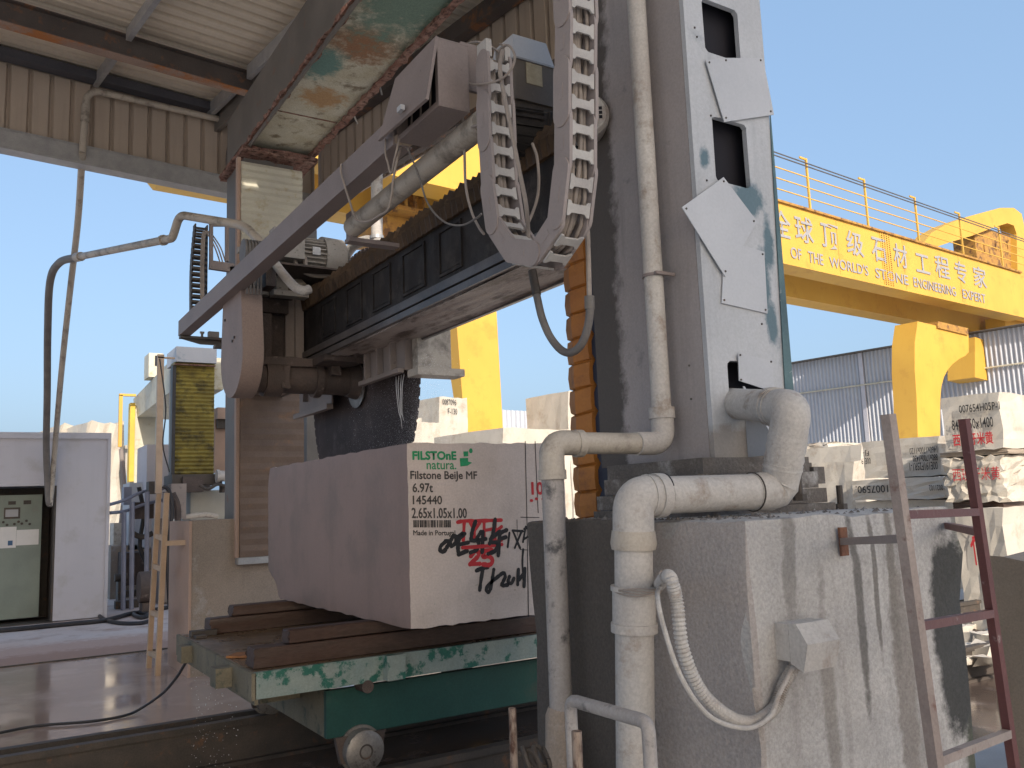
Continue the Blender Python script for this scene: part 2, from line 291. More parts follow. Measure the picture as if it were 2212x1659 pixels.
# ---------------------------------------------------------------- writing
def mesh_obj(me, mat, name, parent):
    me.materials.clear(); me.materials.append(mat)
    o = bpy.data.objects.new(name, me); COL.objects.link(o)
    if parent is not None: o.parent = parent
    ROOTLOC[o.name] = ROOTLOC[parent.name] if parent is not None else Vector()
    return o
def text(body, p, ux, uy, wd, ht, mat, parent, name='lettering', bold=0.0, th=.0015, fat=0.0):
    """flat letters with lower left corner p, fitted to wd x ht in directions ux, uy"""
    cu = bpy.data.curves.new('t', 'FONT'); cu.body = body; cu.size = 1; cu.offset = bold; cu.resolution_u = 3
    to = bpy.data.objects.new('t', cu); COL.objects.link(to)
    dg = bpy.context.evaluated_depsgraph_get(); me = bpy.data.meshes.new_from_object(to.evaluated_get(dg))
    bpy.data.objects.remove(to); bpy.data.curves.remove(cu)
    if not me.vertices: return None
    xs = [v.co.x for v in me.vertices]; ys = [v.co.y for v in me.vertices]
    x0, x1, y0, y1 = min(xs), max(xs), min(ys), max(ys)
    ux, uy = Vector(ux).normalized(), Vector(uy).normalized(); nn = ux.cross(uy); org = ROOTLOC[parent.name]
    for v in me.vertices:
        v.co = Vector(p) + ux*((v.co.x-x0)/max(x1-x0, 1e-6)*wd) + uy*((v.co.y-y0)/max(y1-y0, 1e-6)*ht) + nn*th - org
    if fat:                                           # a few shifted layers make a heavier stencil stroke
        bmq = bmesh.new(); bmq.from_mesh(me); g0 = bmq.verts[:]+bmq.edges[:]+bmq.faces[:]
        for i, (a, b) in enumerate(((1,0),(-1,0),(0,1),(0,-1),(.7,.7),(-.7,-.7))):
            d = bmesh.ops.duplicate(bmq, geom=g0)
            for v in d['geom']:
                if isinstance(v, bmesh.types.BMVert): v.co += ux*a*fat + uy*b*fat + nn*.00008*(i+1)
        bmq.to_mesh(me); bmq.free()
    me.name = name
    return mesh_obj(me, mat, name, parent)
def strokes(lines, p, ux, uy, wd, mat, parent, name='spray_writing', th=.0016, sc=1.0):
    """hand sprayed strokes: polylines in face coordinates, drawn as flat round-ended ribbons"""
    mb = MB(); ux, uy = Vector(ux).normalized(), Vector(uy).normalized(); nn = ux.cross(uy); p = Vector(p); lay = 0
    for ln in lines:
        pts = [(a*sc, b*sc) for a, b in ln]
        if len(pts) > 2:
            sp = spline([(a, b, 0) for a, b in pts], 5); pts = [(q.x, q.y) for q in sp]
        lay += 1; h = th + lay*.0002; rr = wd/2
        def P(a, b): return p + ux*a + uy*b + nn*h
        L_, R_ = [], []
        for i, (a, b) in enumerate(pts):
            a0, b0 = pts[max(i-1, 0)]; a1, b1 = pts[min(i+1, len(pts)-1)]
            dx, dy = a1-a0, b1-b0; l = math.hypot(dx, dy) or 1; q = rr*(.85+.3*random.random())
            L_.append((a-dy/l*q, b+dx/l*q)); R_.append((a+dy/l*q, b-dx/l*q))
        for i in range(len(pts)-1):
            mb.bm.faces.new([mb.v(P(*R_[i])), mb.v(P(*R_[i+1])), mb.v(P(*L_[i+1])), mb.v(P(*L_[i]))])
        for j, (a, b) in ((0, pts[0]), (1, pts[-1])):
            mb.bm.faces.new([mb.v(P(a+rr*cos(2*pi*k/10), b+rr*sin(2*pi*k/10)) + nn*.0001*(j+1)) for k in range(10)])
    org = ROOTLOC[parent.name]; me = bpy.data.meshes.new(name)
    for v in mb.bm.verts: v.co -= org
    mb.bm.to_mesh(me); mb.bm.free()
    return mesh_obj(me, mat, name, parent)
def flat(pts, mat, parent, name, n, th=.002):
    mb = MB(); n = Vector(n)*th; mb.prism([Vector(p)+n*.3 for p in pts], n); return O(name, mb, mat, parent)
# ================================================================ THE SETTING
mb = MB()
def sheet(mb, x0, x1, y0, y1, z):
    mb.bm.faces.new([mb.v((x0,y0,z)), mb.v((x1,y0,z)), mb.v((x1,y1,z)), mb.v((x0,y1,z))])
sheet(mb, -900, 900, 3.06, 900, 0); sheet(mb, -900, 900, -900, -1.0, 0)
sheet(mb, -900, -14, -1.0, 3.06, 0); sheet(mb, 14, 900, -1.0, 3.06, 0)
O('ground', mb, GROUND, kind='structure', smooth=False)
mb = MB(); sheet(mb, -14, 14, -1.0, 3.06, -.15)
for y in (-1.0, 3.06):
    mb.bm.faces.new([mb.v((-14,y,-.15)), mb.v((14,y,-.15)), mb.v((14,y,0)), mb.v((-14,y,0))])
O('trough_floor', mb, SLUDGE, kind='structure', smooth=False)
mb = MB(); sheet(mb, -9, 6, 3.06, 7.15, .004); O('wet_slab', mb, WET, kind='structure', smooth=False)
mb = MB(); sheet(mb, -9, 3, 7.17, 15, .004); O('dry_slab', mb, DRY, kind='structure', smooth=False)
mb = MB(); mb.box(-9, 6, 3.0, 3.075, -.15, .02); mb.box(-9, 6, 2.96, 3.0, -.15, -.09)
O('slab_edge_beam', mb, IRON, label='dark steel angle edging the wet slab above the cart track', cat='edge beam')
mb = MB(); mb.box(-9, 6, 7.145, 7.175, .003, .02); O('floor_joint_strip', mb, IRON, label='thin rusty strip set across the floor between wet and dry slab', cat='floor strip')
# track rails
for yy, lb in ((.42, 'muddy steel rail under the near wheels of the cart'), (2.2, 'muddy steel rail under the far wheels of the cart')):
    mb = MB(); mb.box(-6, 9, yy-.065, yy+.065, -.15, -.125); mb.box(-6, 9, yy-.012, yy+.012, -.125, .11); mb.box(-6, 9, yy-.036, yy+.036, .11, .152)
    mb.bevel(.006, 1); O('track_rail', mb, IRON, label=lb, cat='rail', group='rails under the cart')

# ================================================================ PEDESTALS
mb = MB(); mb.box(-.08, .985, -2.5, -1.335, -.1, 1.525)
bmesh.ops.subdivide_edges(mb.bm, edges=mb.bm.edges[:], cuts=9, use_grid_fill=True)
rr = random.Random(3)
for v in mb.bm.verts:
    onx = min(abs(v.co.x+.08), abs(v.co.x-.985)) < .01; ony = min(abs(v.co.y+2.5), abs(v.co.y+1.335)) < .01; onz = abs(v.co.z-1.525) < .01
    k = .003 + (.012 if (onx+ony+onz) >= 2 else 0); v.co += Vector((rr.uniform(-k,k), rr.uniform(-k,k), rr.uniform(-k,k*.4)))
mb.bevel(.015, 2, 50)
_pf = lambda a, b: at(a, b, 'y', -2.5)-Vector((.4525,-1.9175,-.1))
CONCN = M('stained_shaded_pedestal', (.50,.48,.46), (.37,.35,.335), 1.7, .9, c3=(.25,.235,.22), s3=3.0, t3=.655, w3=.09, streak=1.0, cs=(.27,.25,.235), bump=.8, bs=48, fine=.22,
          blot=[((-.535,0,.8),(.012,9,9),(.37,.335,.315),.12)]+[(tuple(_pf(a_,b_)),(rx_,.06,rz_),cc_,ed_) for a_,b_,rx_,rz_,cc_,ed_ in ((1856,1300,.020,.34,(.17,.16,.15),2.0),(1890,1250,.012,.25,(.20,.185,.17),2.0),(1955,1480,.05,.5,(.26,.235,.215),1.8),(1795,1560,.03,.4,(.27,.25,.23),2.0),(1700,1210,.03,.16,(.27,.255,.24),1.6),(1925,1240,.02,.3,(.22,.20,.18),2.0))]+[((.62, -.6, .55), (.16, .5, 1.4), (.09,.095,.07), .9), ((-.53, .60, .9), (.2, .70, 9), (.10,.086,.075), .5), ((.46, -.6, 1.2), (.12, .5, .35), (.06,.06,.058), 1.0)])  # first blot tints the whole left face, shade put into its colour
near_ped = O('concrete_pedestal', mb, CONCN, label='big stained concrete pedestal in front under the leaning grey column', cat='pedestal', group='concrete pedestals of the saw')
mb = MB(); mb.box(-.085, .95, 4.99, 6.04, -.1, 1.55); mb.bevel(.02, 2)
far_ped = O('concrete_pedestal', mb, CONCP, label='mud splashed concrete pedestal behind the stone block, under the far column', cat='pedestal', group='concrete pedestals of the saw')
mb = MB(); mb.box(-.115, -.088, 4.98, 6.0, 0, 1.545); mb.bevel(.004, 1)
O('mud_crust', mb, PINK, far_ped)
# steel plates and grout on the near pedestal
mb = MB()
for (x0,x1,y0,px_,z0,z1) in ((.14,.95,-2.03,1280,1.52,1.552),(.21,.94,-2.0,1288,1.554,1.612),(.26,.93,-1.97,1306,1.614,1.68),(.32,.92,-1.94,1314,1.682,1.742)):
    y1 = at(px_,1060,'x',x0).y
    mb.box(x0,x1,y0,y1,z0,z1)
mb.bevel(.008, 1)
PLATE = M('crusted_base_plate', (.17,.155,.145), (.12,.105,.095), 4, .9, c3=(.42,.41,.40), s3=3.5, t3=.60, w3=.08, bump=.9, bs=40, fine=.25)
saw = thing('bridge_saw', (.6, 1.8, 0), 'tall grey block sawing machine frame with twin columns, rusty top beam and black crossbeam', 'stone saw')
O('base_plate', mb, PLATE, saw)
for k, (x, y) in enumerate(((.30,-2.12),(.62,-2.13),(1.02,-2.0),(1.05,-1.5))):
    mb = MB(); z0 = 1.566 if x < .98 else 1.52
    mb.cyl((x,y,z0),(x,y,z0+.10),.013, seg=10); mb.cyl((x,y,z0+.001),(x,y,z0+.025),.026, seg=6); O('anchor_bolt', mb, IRON, saw)

mb = MB(); mb.box(.935,1.0,-1.95,-1.72,1.63,1.70); mb.box(.94,.985,-1.9,-1.8,1.701,1.72); mb.bevel(.008,1); O('side_clamp', mb, PLATE, saw)

# ================================================================ NEAR COLUMN (hollow, with inspection holes in the front face)
CX0, CX1, CY0, CY1, CZ0, CZ1 = .42, .893, -1.905, -1.19, 1.742, 6.2
def fc(px, py): return at(px, py, 'y', CY0)
PLANE_Y = CY0
# front face rectangles from the photograph (x0,x1,z0,z1)
def rect(a, b):
    p, q = fc(*a), fc(*b); return (p.x, q.x, q.z, p.z)
h1 = rect((1516, 8), (1600, 128)); h2 = rect((1537, 248), (1622, 402)); h3 = rect((1570, 768), (1622, 905))
h1 = (h1[0], h1[1], fc(1560,122).z, fc(1560,12).z); h2 = (h2[0], h2[1], fc(1580,398).z, fc(1580,262).z); h3 = (fc(1572,800).x, fc(1672,850).x, fc(1600,905).z, fc(1590,780).z)
h4 = (h1[0], h1[1], h1[2]+.62, h1[3]+.62)
holes = (h1,h2,h3,h4); TH = .024
mb = MB(); bmf = mb.bm
def loop_at(pts, y):
    vs = [bmf.verts.new((x, y, z)) for x, z in pts]; return vs, [bmf.edges.new((vs[i], vs[(i+1) % len(vs)])) for i in range(len(vs))]
def rounded(h, r=.022, wob=.0025):
    out = []; rd = random.Random(int(h[2]*1000))
    for cx_, cz_, a0 in ((h[1]-r,h[3]-r,0),(h[0]+r,h[3]-r,pi/2),(h[0]+r,h[2]+r,pi),(h[1]-r,h[2]+r,1.5*pi)):
        for k in range(5): a = a0+pi/2*k/4; out.append((cx_+r*cos(a)+rd.uniform(-wob,wob), cz_+r*sin(a)+rd.uniform(-wob,wob)))
    return out
outl = [(CX0,CZ0),(CX1,CZ0),(CX1,CZ1),(CX0,CZ1)]
for y in (CY0, CY0+TH):
    es = []
    sets = [loop_at(outl, y)] + [loop_at(rounded(h), y) for h in holes]
    for vs, e in sets: es += e
    bmesh.ops.triangle_fill(bmf, use_beauty=True, use_dissolve=False, edges=es)
    if y == CY0: fr_ = sets
for (va, _), (vb, _) in zip(fr_, sets):
    for i in range(len(va)): j = (i+1) % len(va); bmf.faces.new([va[i], va[j], vb[j], vb[i]])
PW2 = M('stained_white_paint', (.46,.47,.49), (.385,.395,.415), 1.6, .6, c3=(.24,.27,.30), s3=3.0, t3=.67, w3=.06, streak=.9, cs=(.30,.31,.325), bump=.2, bs=25, fine=.1,
   blot=[((fc(px_,p_).x-.6, CY0-1.8, fc(px_,p_).z), (rx_, .2, rz_), (.10,.155,.185), 2.2) for px_, p_, rx_, rz_ in ((1615,428,.085,.075),(1648,610,.045,.13),(1522,340,.03,.05),(1660,520,.03,.12),(1600,500,.03,.05),(1668,700,.03,.10))] +
        [((fc(1560,960).x-.6, CY0-1.8, CZ0), (.35, .2, .12), (.30,.275,.255), 1.2)])
front = O('column_front', mb, PW2, saw, label='dusty white front wall of the near column with cut-out holes')
mb = MB()                                            # side walls and rear wall, with a thick rounded front corner
mb.box(CX0-.001, CX0+.04, CY0+TH+.002, CY1, CZ0, CZ1); mb.box(CX1-.04, CX1, CY0+TH+.002, CY1, CZ0, CZ1); mb.box(CX0+.045, CX1-.045, CY1-.04, CY1-.001, CZ0, CZ1)
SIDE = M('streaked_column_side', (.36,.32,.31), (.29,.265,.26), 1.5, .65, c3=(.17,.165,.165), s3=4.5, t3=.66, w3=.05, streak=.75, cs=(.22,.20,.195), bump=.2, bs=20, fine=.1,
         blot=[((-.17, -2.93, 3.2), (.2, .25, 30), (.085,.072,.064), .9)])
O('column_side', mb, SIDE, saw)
mb = MB(); mb.prism([(.835,CY0-.003,CZ0),(.897,CY0-.003,CZ0),(.8965,CY0-.003,3.3),(.8945,CY0-.003,3.3)],(0,-.004,0)); mb.box(.8935,.897,CY0-.002,CY0+.4,CZ0,2.7); O('guide_edge', mb, GREEN, saw)
mb = MB(); mb.prism([(.60, CY0-.002, 1.745), (.60, CY0-.17, 1.745), (.60, CY0-.15, 1.79), (.60, CY0-.002, 2.03)], (.012,0,0)); O('gusset', mb, PAINTW, saw)
mb = MB(); mb.box(.66, .9, CY0-.012, CY0-.002, 1.75, 1.865); mb.box(.66,.9,CY0-.02,CY0-.013,1.868,1.955); O('patch_plate', mb, SHEET, saw)
# loose cover sheets
def plate(pts, name, bow=.012, off=.004, mat=SHEET):
    P = [fc(*p) for p in pts]; mb = MB()
    mb.prism([Vector((p.x, CY0-off, p.z)) for p in P], (0,-.004,0))
    o = O(name, mb, mat, saw)
    for p in P:
        c = (sum(P, Vector())/len(P) - p)*.1 + p
        m2 = MB(); m2.cyl((c.x, CY0-off-.004, c.z), (c.x, CY0-off-.007, c.z), .0045, seg=8); b_ = O('screw', m2, IRON, saw)
        b_.parent = o
    return o
plate([(1520,133),(1560,128),(1643,128),(1667,250),(1560,266)], 'cover_plate', off=.009)
plate([(1468,450),(1558,385),(1630,480),(1562,600)], 'cover_plate', off=.010)
plate([(1563,520),(1648,545),(1655,678),(1556,655)], 'cover_plate', off=.004)
plate([(1590,764),(1664,780),(1668,848),(1592,823)], 'cover_plate', off=.008)
mb = MB()
for (px, py) in ((1500,60),(1505,80),(1526,390),(1488,790),(1492,862),(1645,700),(1650,560),(1535,250)):
    p = fc(px, py); mb.cyl((p.x, CY0-.001, p.z), (p.x, CY0-.004, p.z), .0045, seg=8)
O('rivet', mb, IRON, saw)
mb = MB(); mb.box(CX0+.042, CX1-.042, CY0+.075, CY1-.05, CZ0, CZ1-.01); O('column_shade_core', mb, HOLE, saw)  # near-black fill paints the shade behind the column's holes

# orange bellows on the inner side of the near column, below the crossbeam
mb = MB(); rings = []; n = 12; z0, z1 = 1.40, 2.86; xo0, xo1, yo0, yo1 = .47, .99, -1.17, -.955
for i in range(n*4+1):
    z = z0+(z1-z0)*(i//4+(0,.07,.5,.93)[i % 4])/n; o = (-.008,.008,.013,.008)[i % 4]
    jz = random.uniform(-.003,.003) if 0 < i < 4*n else 0
    rings.append([(xo0-.045-o, yo0+.03, z+jz), (xo0-.075-o*.8, (yo0+yo1)/2+.01, z-jz-.010), (xo0-.03-o*.6, yo1+o, z+jz), (xo1, yo1+o, z+jz), (xo1, yo0+.03, z+jz)])
mb.ring_loft(rings); O('bellows', mb, ORANGE, saw, label='orange accordion bellows below the crossbeam', smooth=False)
mb = MB(); rings = []
for i in range(n*8+1):
    z = z0+(z1-z0)*i/(8*n); o = .035*abs(sin(pi*i/8))
    rings.append([(xo0-.035, -1.215, z), (xo0-.035, -1.165+o, z), (xo0-.015, -1.165+o, z), (xo0-.015, -1.215, z)])
mb.ring_loft(rings); O('bellows_flap', mb, NAVY, saw)
# upper dark bellows above crossbeam on the near column
mb = MB(); rings = []
for i in range(61):
    z = 3.6+2.4*i/60; o = .02 if i % 2 else 0
    rings.append([(.45-o,-1.17,z),(.45-o,-1.0+o,z),(.95,-1.0+o,z),(.95,-1.17,z)])
mb.ring_loft(rings); O('bellows', mb, NAVY, saw, label='dark blue bellows above the crossbeam', smooth=False)

# ================================================================ FAR COLUMN
mb = MB(); mb.box(.43, .99, 5.02, 5.78, 1.55, 5.62); mb.bevel(.01, 1); O('column', mb, GREYD, saw, label='far column half hidden by its bellows')
def bellows(x0, x1, y, z0, z1, n, mat, name='bellows', d=.03, lab=None):
    mb = MB(); rings = []
    for i in range(2*n+1):
        z = z0+(z1-z0)*i/(2*n); o = d if i % 2 == 0 else 0; j = random.uniform(-.003,.003)
        rings.append([(x0+j, y-.0+o*.6, z), (x1+j, y+o*.6, z), (x1, y+.12, z), (x0, y+.12, z)])
    mb.ring_loft(rings); return O(name, mb, mat, saw, label=lab, smooth=False)
bellows(.375, 1.06, 4.90, 3.55, 5.45, 24, CREAM, lab='cream bellows above the carriage')
bellows(.375, 1.06, 4.90, 1.15, 2.98, 15, MUDB, lab='mud coated brown bellows below the carriage', d=.018)
mb = MB(); mb.box(.35, 1.08, 4.87, 5.03, 1.08, 1.148); mb.bevel(.01,1); O('bellows_foot', mb, GALV, saw)
mb = MB(); mb.box(.335, .372, 4.93, 5.0, 1.15, 5.5); O('bellows_rail', mb, PINK, saw)
mb = MB(); mb.box(.36, 1.20, 4.80, 5.85, 5.54, 5.60)
bmesh.ops.subdivide_edges(mb.bm, edges=mb.bm.edges[:], cuts=7, use_grid_fill=True)
for v in mb.bm.verts: v.co += Vector((random.uniform(-.012,.012), random.uniform(-.02,.02), random.uniform(-.014,.014)))
O('cap_plate', mb, RUSTE, saw)
# top beam
mb = MB(); mb.box(.445, 1.16, -2.2, 5.75, 5.66, 6.12); mb.bevel(.008,1); O('top_beam', mb, RUSTG, saw, label='rust flaked pale green beam joining both columns')
for x in (.435, 1.165):
    mb = MB(); mb.box(x-.035, x+.035, -2.2, 5.78, 5.625, 5.657)
    bmesh.ops.subdivide_edges(mb.bm, edges=[e for e in mb.bm.edges if abs(e.verts[0].co.y-e.verts[1].co.y) > 1], cuts=110)
    for v in mb.bm.verts: v.co += Vector((random.uniform(-.014,.014), 0, random.uniform(-.012,.012)))
    O('beam_flange', mb, RUSTE, saw)
mb = MB(); mb.box(.425, .443, -2.2, 5.75, 5.58, 6.25); O('beam_web', mb, GREYD, saw)
mb = MB(); mb.box(.48, 1.12, 3.95, 3.962, 5.652, 5.659); O('weld_seam', mb, RUSTE, saw)

# ================================================================ CROSSBEAM
BX0, BX1, BZ0, BZ1 = .42, .775, 2.885, 3.37
mb = MB(); mb.box(BX0, BX1, -1.12, 4.95, BZ0, BZ1); mb.bevel(.006,1); O('crossbeam', mb, BLACK, saw, label='black wet crossbeam with raised square frames')
mb = MB(); mb.box(BX0-.03, BX0-.001, -1.12, 4.9, BZ0+.03, BZ0+.085); mb.box(BX0-.035, BX0-.001, -1.12, 4.9, BZ0-.03, BZ0+.012); mb.bevel(.006,1)
O('slide_rail', mb, M('wet_shiny_rail', (.13,.115,.11), (.07,.06,.058), 3, .3, .1, fine=.2, bump=.2, bs=20), saw)
mb = MB(); mb.box(BX0, BX1+.02, -1.12, 4.9, BZ0-.035, BZ0-.002)
bmesh.ops.subdivide_edges(mb.bm, edges=mb.bm.edges[:], cuts=14, use_grid_fill=True)
for v in mb.bm.verts:
    if v.co.z < BZ0-.03: v.co.z += random.uniform(-.008,.004)
O('underside_crust', mb, DRIP, saw)
mb = MB(); mb.box(BX1+.021, BX1+.05, -1.12, 4.9, BZ0-.05, BZ0+.05); O('slide_rail', mb, bpy.data.materials['wet_shiny_rail'], saw)
for (xa, ya, xb, yb) in ((697,628,726,738),(749,588,784,706),(805,552,846,672),(869,506,921,634),(947,456,1001,586)):
    p, q = at(xa, ya, 'x', BX0), at(xb, yb, 'x', BX0); mb = MB()
    y0, y1, za, zb = p.y, q.y, max(q.z, BZ0+.1), min(p.z, BZ1-.045); za, zb = BZ0+.125, BZ1-.06
    for (a,b,c,d) in ((y0,y1,za,za+.018),(y0,y1,zb-.018,zb),(y0,y0-.018,za+.019,zb-.019),(y1+.018,y1,za+.019,zb-.019)): mb.box(BX0-.012,BX0-.001,a,b,c,d)
    mb.box(BX0-.004, BX0-.0005, y1+.03, y0-.03, za+.03, zb-.03)
    O('raised_frame', mb, BLACK, saw)
mb = MB(); rings = []; N_ = 150
for i in range(N_+1):
    y = 4.2-5.25*i/N_; o = (.02 if i % 2 else 0)+random.uniform(-.008,.008)
    rings.append([(BX0-.02-o*.5, y, BZ1-.03), (BX0-.03-o, y, 3.43), (BX0+.01-o, y, 3.50+o), (BX1+.03, y, 3.50+o), (BX1+.04, y, BZ1-.02)])
mb.ring_loft(rings); O('bellows', mb, BROWN, saw, label='brown pleated bellows along the top of the crossbeam', smooth=False)

# ================================================================ SAW CARRIAGE
car = thing('saw_carriage', (.3, 2.7, 2.5), 'mud caked saw carriage with big round blade, grey motor and drop shaped belt guard', 'saw carriage')
mb = MB()
# belt guard: a stadium outline, its flat side to the left
gy, gz, gr = 2.70, 2.87, .345; pts = []
for k in range(25):
    a = pi + pi*k/24; pts.append((-.275, gy-gr*cos(a)*1.0, gz+gr*sin(a)))
pts = [(-.275, y, z) for (_, y, z) in pts]
top = [(-.275, pts[-1][1]-.02 if pts[-1][1] > gy else pts[-1][1]+.02, 3.36), (-.275, pts[0][1]+.2 if pts[0][1] < gy else pts[0][1]-.2, 3.36)]
a_, b_ = pts[0], pts[-1]
mb.prism(pts + [(-.275, b_[1]-.06*(1 if b_[1]>gy else -1), 3.37), (-.275, a_[1]-.06*(1 if a_[1]>gy else -1), 3.37)], (.165,0,0)); mb.bevel(.005, 1)
guard = O('belt_guard', mb, GUARDM, car)
mb = MB()
for (y, z) in ((2.66,2.98),(2.6,3.0),(2.9,3.2)): mb.cyl((-.277,y,z),(-.284,y,z),.012, seg=8)
b0 = O('bolt', mb, IRON, car); b0.parent = guard
# pulley and belts
pl = at(543, 545, 'x', -.19); mb = MB()
for k in range(6): mb.cyl((-.26+.026*k, pl.y, pl.z), (-.246+.026*k, pl.y, pl.z), .10, seg=28); mb.cyl((-.246+.026*k, pl.y, pl.z), (-.234+.026*k, pl.y, pl.z), .085, seg=24)
O('pulley', mb, HOSE, car)
for k in range(5):
    mb = MB()
    for s_ in (-1, 1): mb.box(-.255+.027*k, -.24+.027*k, pl.y+.09*s_-.006, pl.y+.09*s_+.006, 3.30, pl.z)
    O('drive_belt', mb, HOSE, car)
# motor
my, mz = 2.82, 3.79; mb = MB()
mb.cyl((.10,my,mz),(.52,my,mz),.155, seg=32)
for k in range(30):
    a = 2*pi*k/30
    if 0.3 < (a/pi) % 2 < .7: continue
    d = Vector((0, cos(a), sin(a))); c = Vector((.32, my, mz)); mb.bar(c+d*.155+Vector((-.19,0,0)), c+d*.155+Vector((.19,0,0)), .010, .075, up=d)
mot = O('motor', mb, MOTOR, car)
mb = MB(); mb.cyl((.515,my,mz),(.70,my,mz),.205,.198, seg=36); mb.cyl((.70,my,mz),(.745,my,mz),.198,.13, seg=36); o = O('fan_cover', mb, MOTOR, car); o.parent = mot
mb = MB(); mb.cyl((.14,my,mz),(.06,my,mz),.15,.10, seg=32); mb.cyl((.06,my,mz),(-.2,my,mz),.03, seg=14); o = O('end_bell', mb, MOTOR, car); o.parent = mot
mb = MB(); mb.box(.03,.29,my-.27,my-.13,mz-.09,mz+.16); mb.bevel(.012,2); o = O('terminal_box', mb, MOTOR, car); o.parent = mot
mb = MB(); mb.box(.38,.45,my-.208,my-.2,mz-.02,mz+.05); o = O('name_plate', mb, GALV, car); o.parent = mot
mb = MB()
for x in (.2,.48): mb.box(x-.03,x+.03,my-.2,my+.2,3.60,3.65); mb.box(x-.012,x+.012,my-.15,my+.15,3.65,3.69)
o = O('motor_foot', mb, MOTOR, car); o.parent = mot
mb = MB(); mb.box(-.10,.98,2.38,3.45,3.585,3.60); mb.box(-.08,.0,2.4,2.6,3.40,3.58); mb.box(.80,.98,2.38,3.45,2.9,3.584); O('saddle', mb, CASTD, car)
# castings left of the crossbeam
mb = MB()
def cb(px0, py0, px1, py1, x, dx, ex=.0):
    p, q = at(px0, py0, 'x', x), at(px1, py1, 'x', x); mb.box(x-dx, x, min(p.y,q.y), max(p.y,q.y), min(p.z,q.z), max(p.z,q.z))
mb.box(.33,.405,2.93,3.30,2.76,3.58); mb.box(.25,.33,2.96,3.0,2.74,3.5); mb.bevel(.008,1); O('slide_plate', mb, DUSTL, car)
mb = MB(); mb.box(-.08,.32,3.02,3.32,2.72,3.55); mb.box(-.1,.1,2.86,3.01,2.78,3.28); mb.box(.0,.26,2.9,3.0,3.30,3.42); mb.box(.1,.3,2.86,2.95,3.43,3.56); mb.bevel(.01,1); O('slide_casting', mb, CASTD, car)
mb = MB(); mb.cyl((.02,2.82,3.42),(.02,2.82,3.70),.045, seg=14); mb.cyl((.02,2.82,3.50),(.02,2.82,3.58),.07, seg=14); mb.box(.10,.2,2.72,2.86,3.44,3.58); mb.box(.06,.36,2.66,2.78,3.40,3.445); O('coupling', mb, MOTOR, car)
mb = MB(); mb.cyl((-.10,2.70,2.70),(.70,2.70,2.70),.125, seg=28); mb.cyl((-.02,2.70,2.70),(.12,2.70,2.70),.155, seg=28); mb.cyl((.40,2.70,2.70),(.46,2.70,2.70),.15, seg=28); mb.cyl((.70,2.70,2.70),(.80,2.70,2.70),.135,.16, seg=28)
O('spindle_housing', mb, CASTD, car)
mb = MB(); mb.box(-.05,.62,2.58,3.1,2.79,2.86); mb.box(.1,.16,2.55,2.9,2.6,2.79); mb.box(.50,.58,2.5,3.0,2.72,2.87); mb.box(.36,.7,2.3,2.6,2.80,2.85); mb.bevel(.008,1)
bmesh.ops.subdivide_edges(mb.bm, edges=mb.bm.edges[:], cuts=2)
for v in mb.bm.verts: v.co += Vector((random.uniform(-.006,.006),random.uniform(-.006,.006),random.uniform(-.01,.006)))
O('spindle_bracket', mb, CASTD, car)
# blade with segments
by, bz, br = 2.70, 2.67, 1.20; mb = MB(); ring = []
nseg = 84
for k in range(nseg):
    for f, r in ((0, br), (.72, br), (.74, br-.018), (.98, br-.018)):
        a = 2*pi*(k+f)/nseg; ring.append((.822, by+r*cos(a), bz+r*sin(a)))
mb.prism(ring, (.010,0,0)); O('blade', mb, BLADE, car)
mb = MB(); mb.cyl((.79,by,bz),(.820,by,bz),.20,.17, seg=40); O('blade_flange', mb, WHEEL, car)
# blade guard behind the crossbeam
mb = MB()
gx0, gx1 = .70, .99
mb.box(gx0,gx1,1.50,1.515,2.62,3.5); mb.box(gx0, gx0+.012, 1.516, 2.25, 2.62, 3.3); mb.box(gx1-.012,gx1,1.516,3.9,2.62,3.5)
mb.box(gx0-.05,gx0-.001,1.52,2.3,2.60,2.635); mb.box(gx0-.002,gx0+.012,3.05,3.95,2.55,3.0); mb.box(gx0-.05,gx0+.01,3.05,4.0,2.50,2.545)
for y in (1.65,1.9,2.15,3.1,3.4,3.7): mb.box(gx0-.05,gx0-.002,y,y+.03,2.64,2.86)
mb.bevel(.004,1); O('blade_guard', mb, DUSTL, car)
mb = MB(); mb.box(gx0+.06,gx1+.05,1.40,1.495,2.62,2.95); mb.box(gx0+.02,gx1+.12,1.32,1.50,2.56,2.615); mb.bevel(.006,1); O('water_box', mb, PVCM, car)
P = [at(814,372,'x',.92), at(814,440,'x',.92), at(814,512,'x',.92)]
mb = MB(); mb.tube([P[0],P[2]], .052, 18); O('standpipe', mb, PVC, car)
mb = MB(); mb.tube(spline([P[2]+Vector((0,0,.03)), P[2]-Vector((0,0,.03)), at(790,520,'x',.88), at(765,530,'x',.86), at(748,552,'x',.84), at(738,580,'x',.82), at(732,605,'x',.80)],8), .046, 14); O('feed_hose', mb, PVC, car)
mb = MB(); mb.tube([P[2]+Vector((0,0,.01)), P[2]-Vector((0,0,.02))], .06, 18); O('hose_clamp', mb, GALV, car)
mb = MB(); mb.tube(spline([at(905,800,'x',1.0), at(908,770,'x',1.0), at(925,745,'x',1.0), at(943,722,'x',1.0), at(952,700,'x',1.0), at(956,680,'x',1.0)],8), .05, 14); O('feed_hose', mb, PVC, car)
mb = MB(); mb.tube(spline([at(588,560,'x',-.02), at(610,590,'x',-.02), at(635,618,'x',-.0), at(655,628,'x',.05), at(668,625,'x',.1)],8), .036, 14); O('feed_hose', mb, PVC, car)
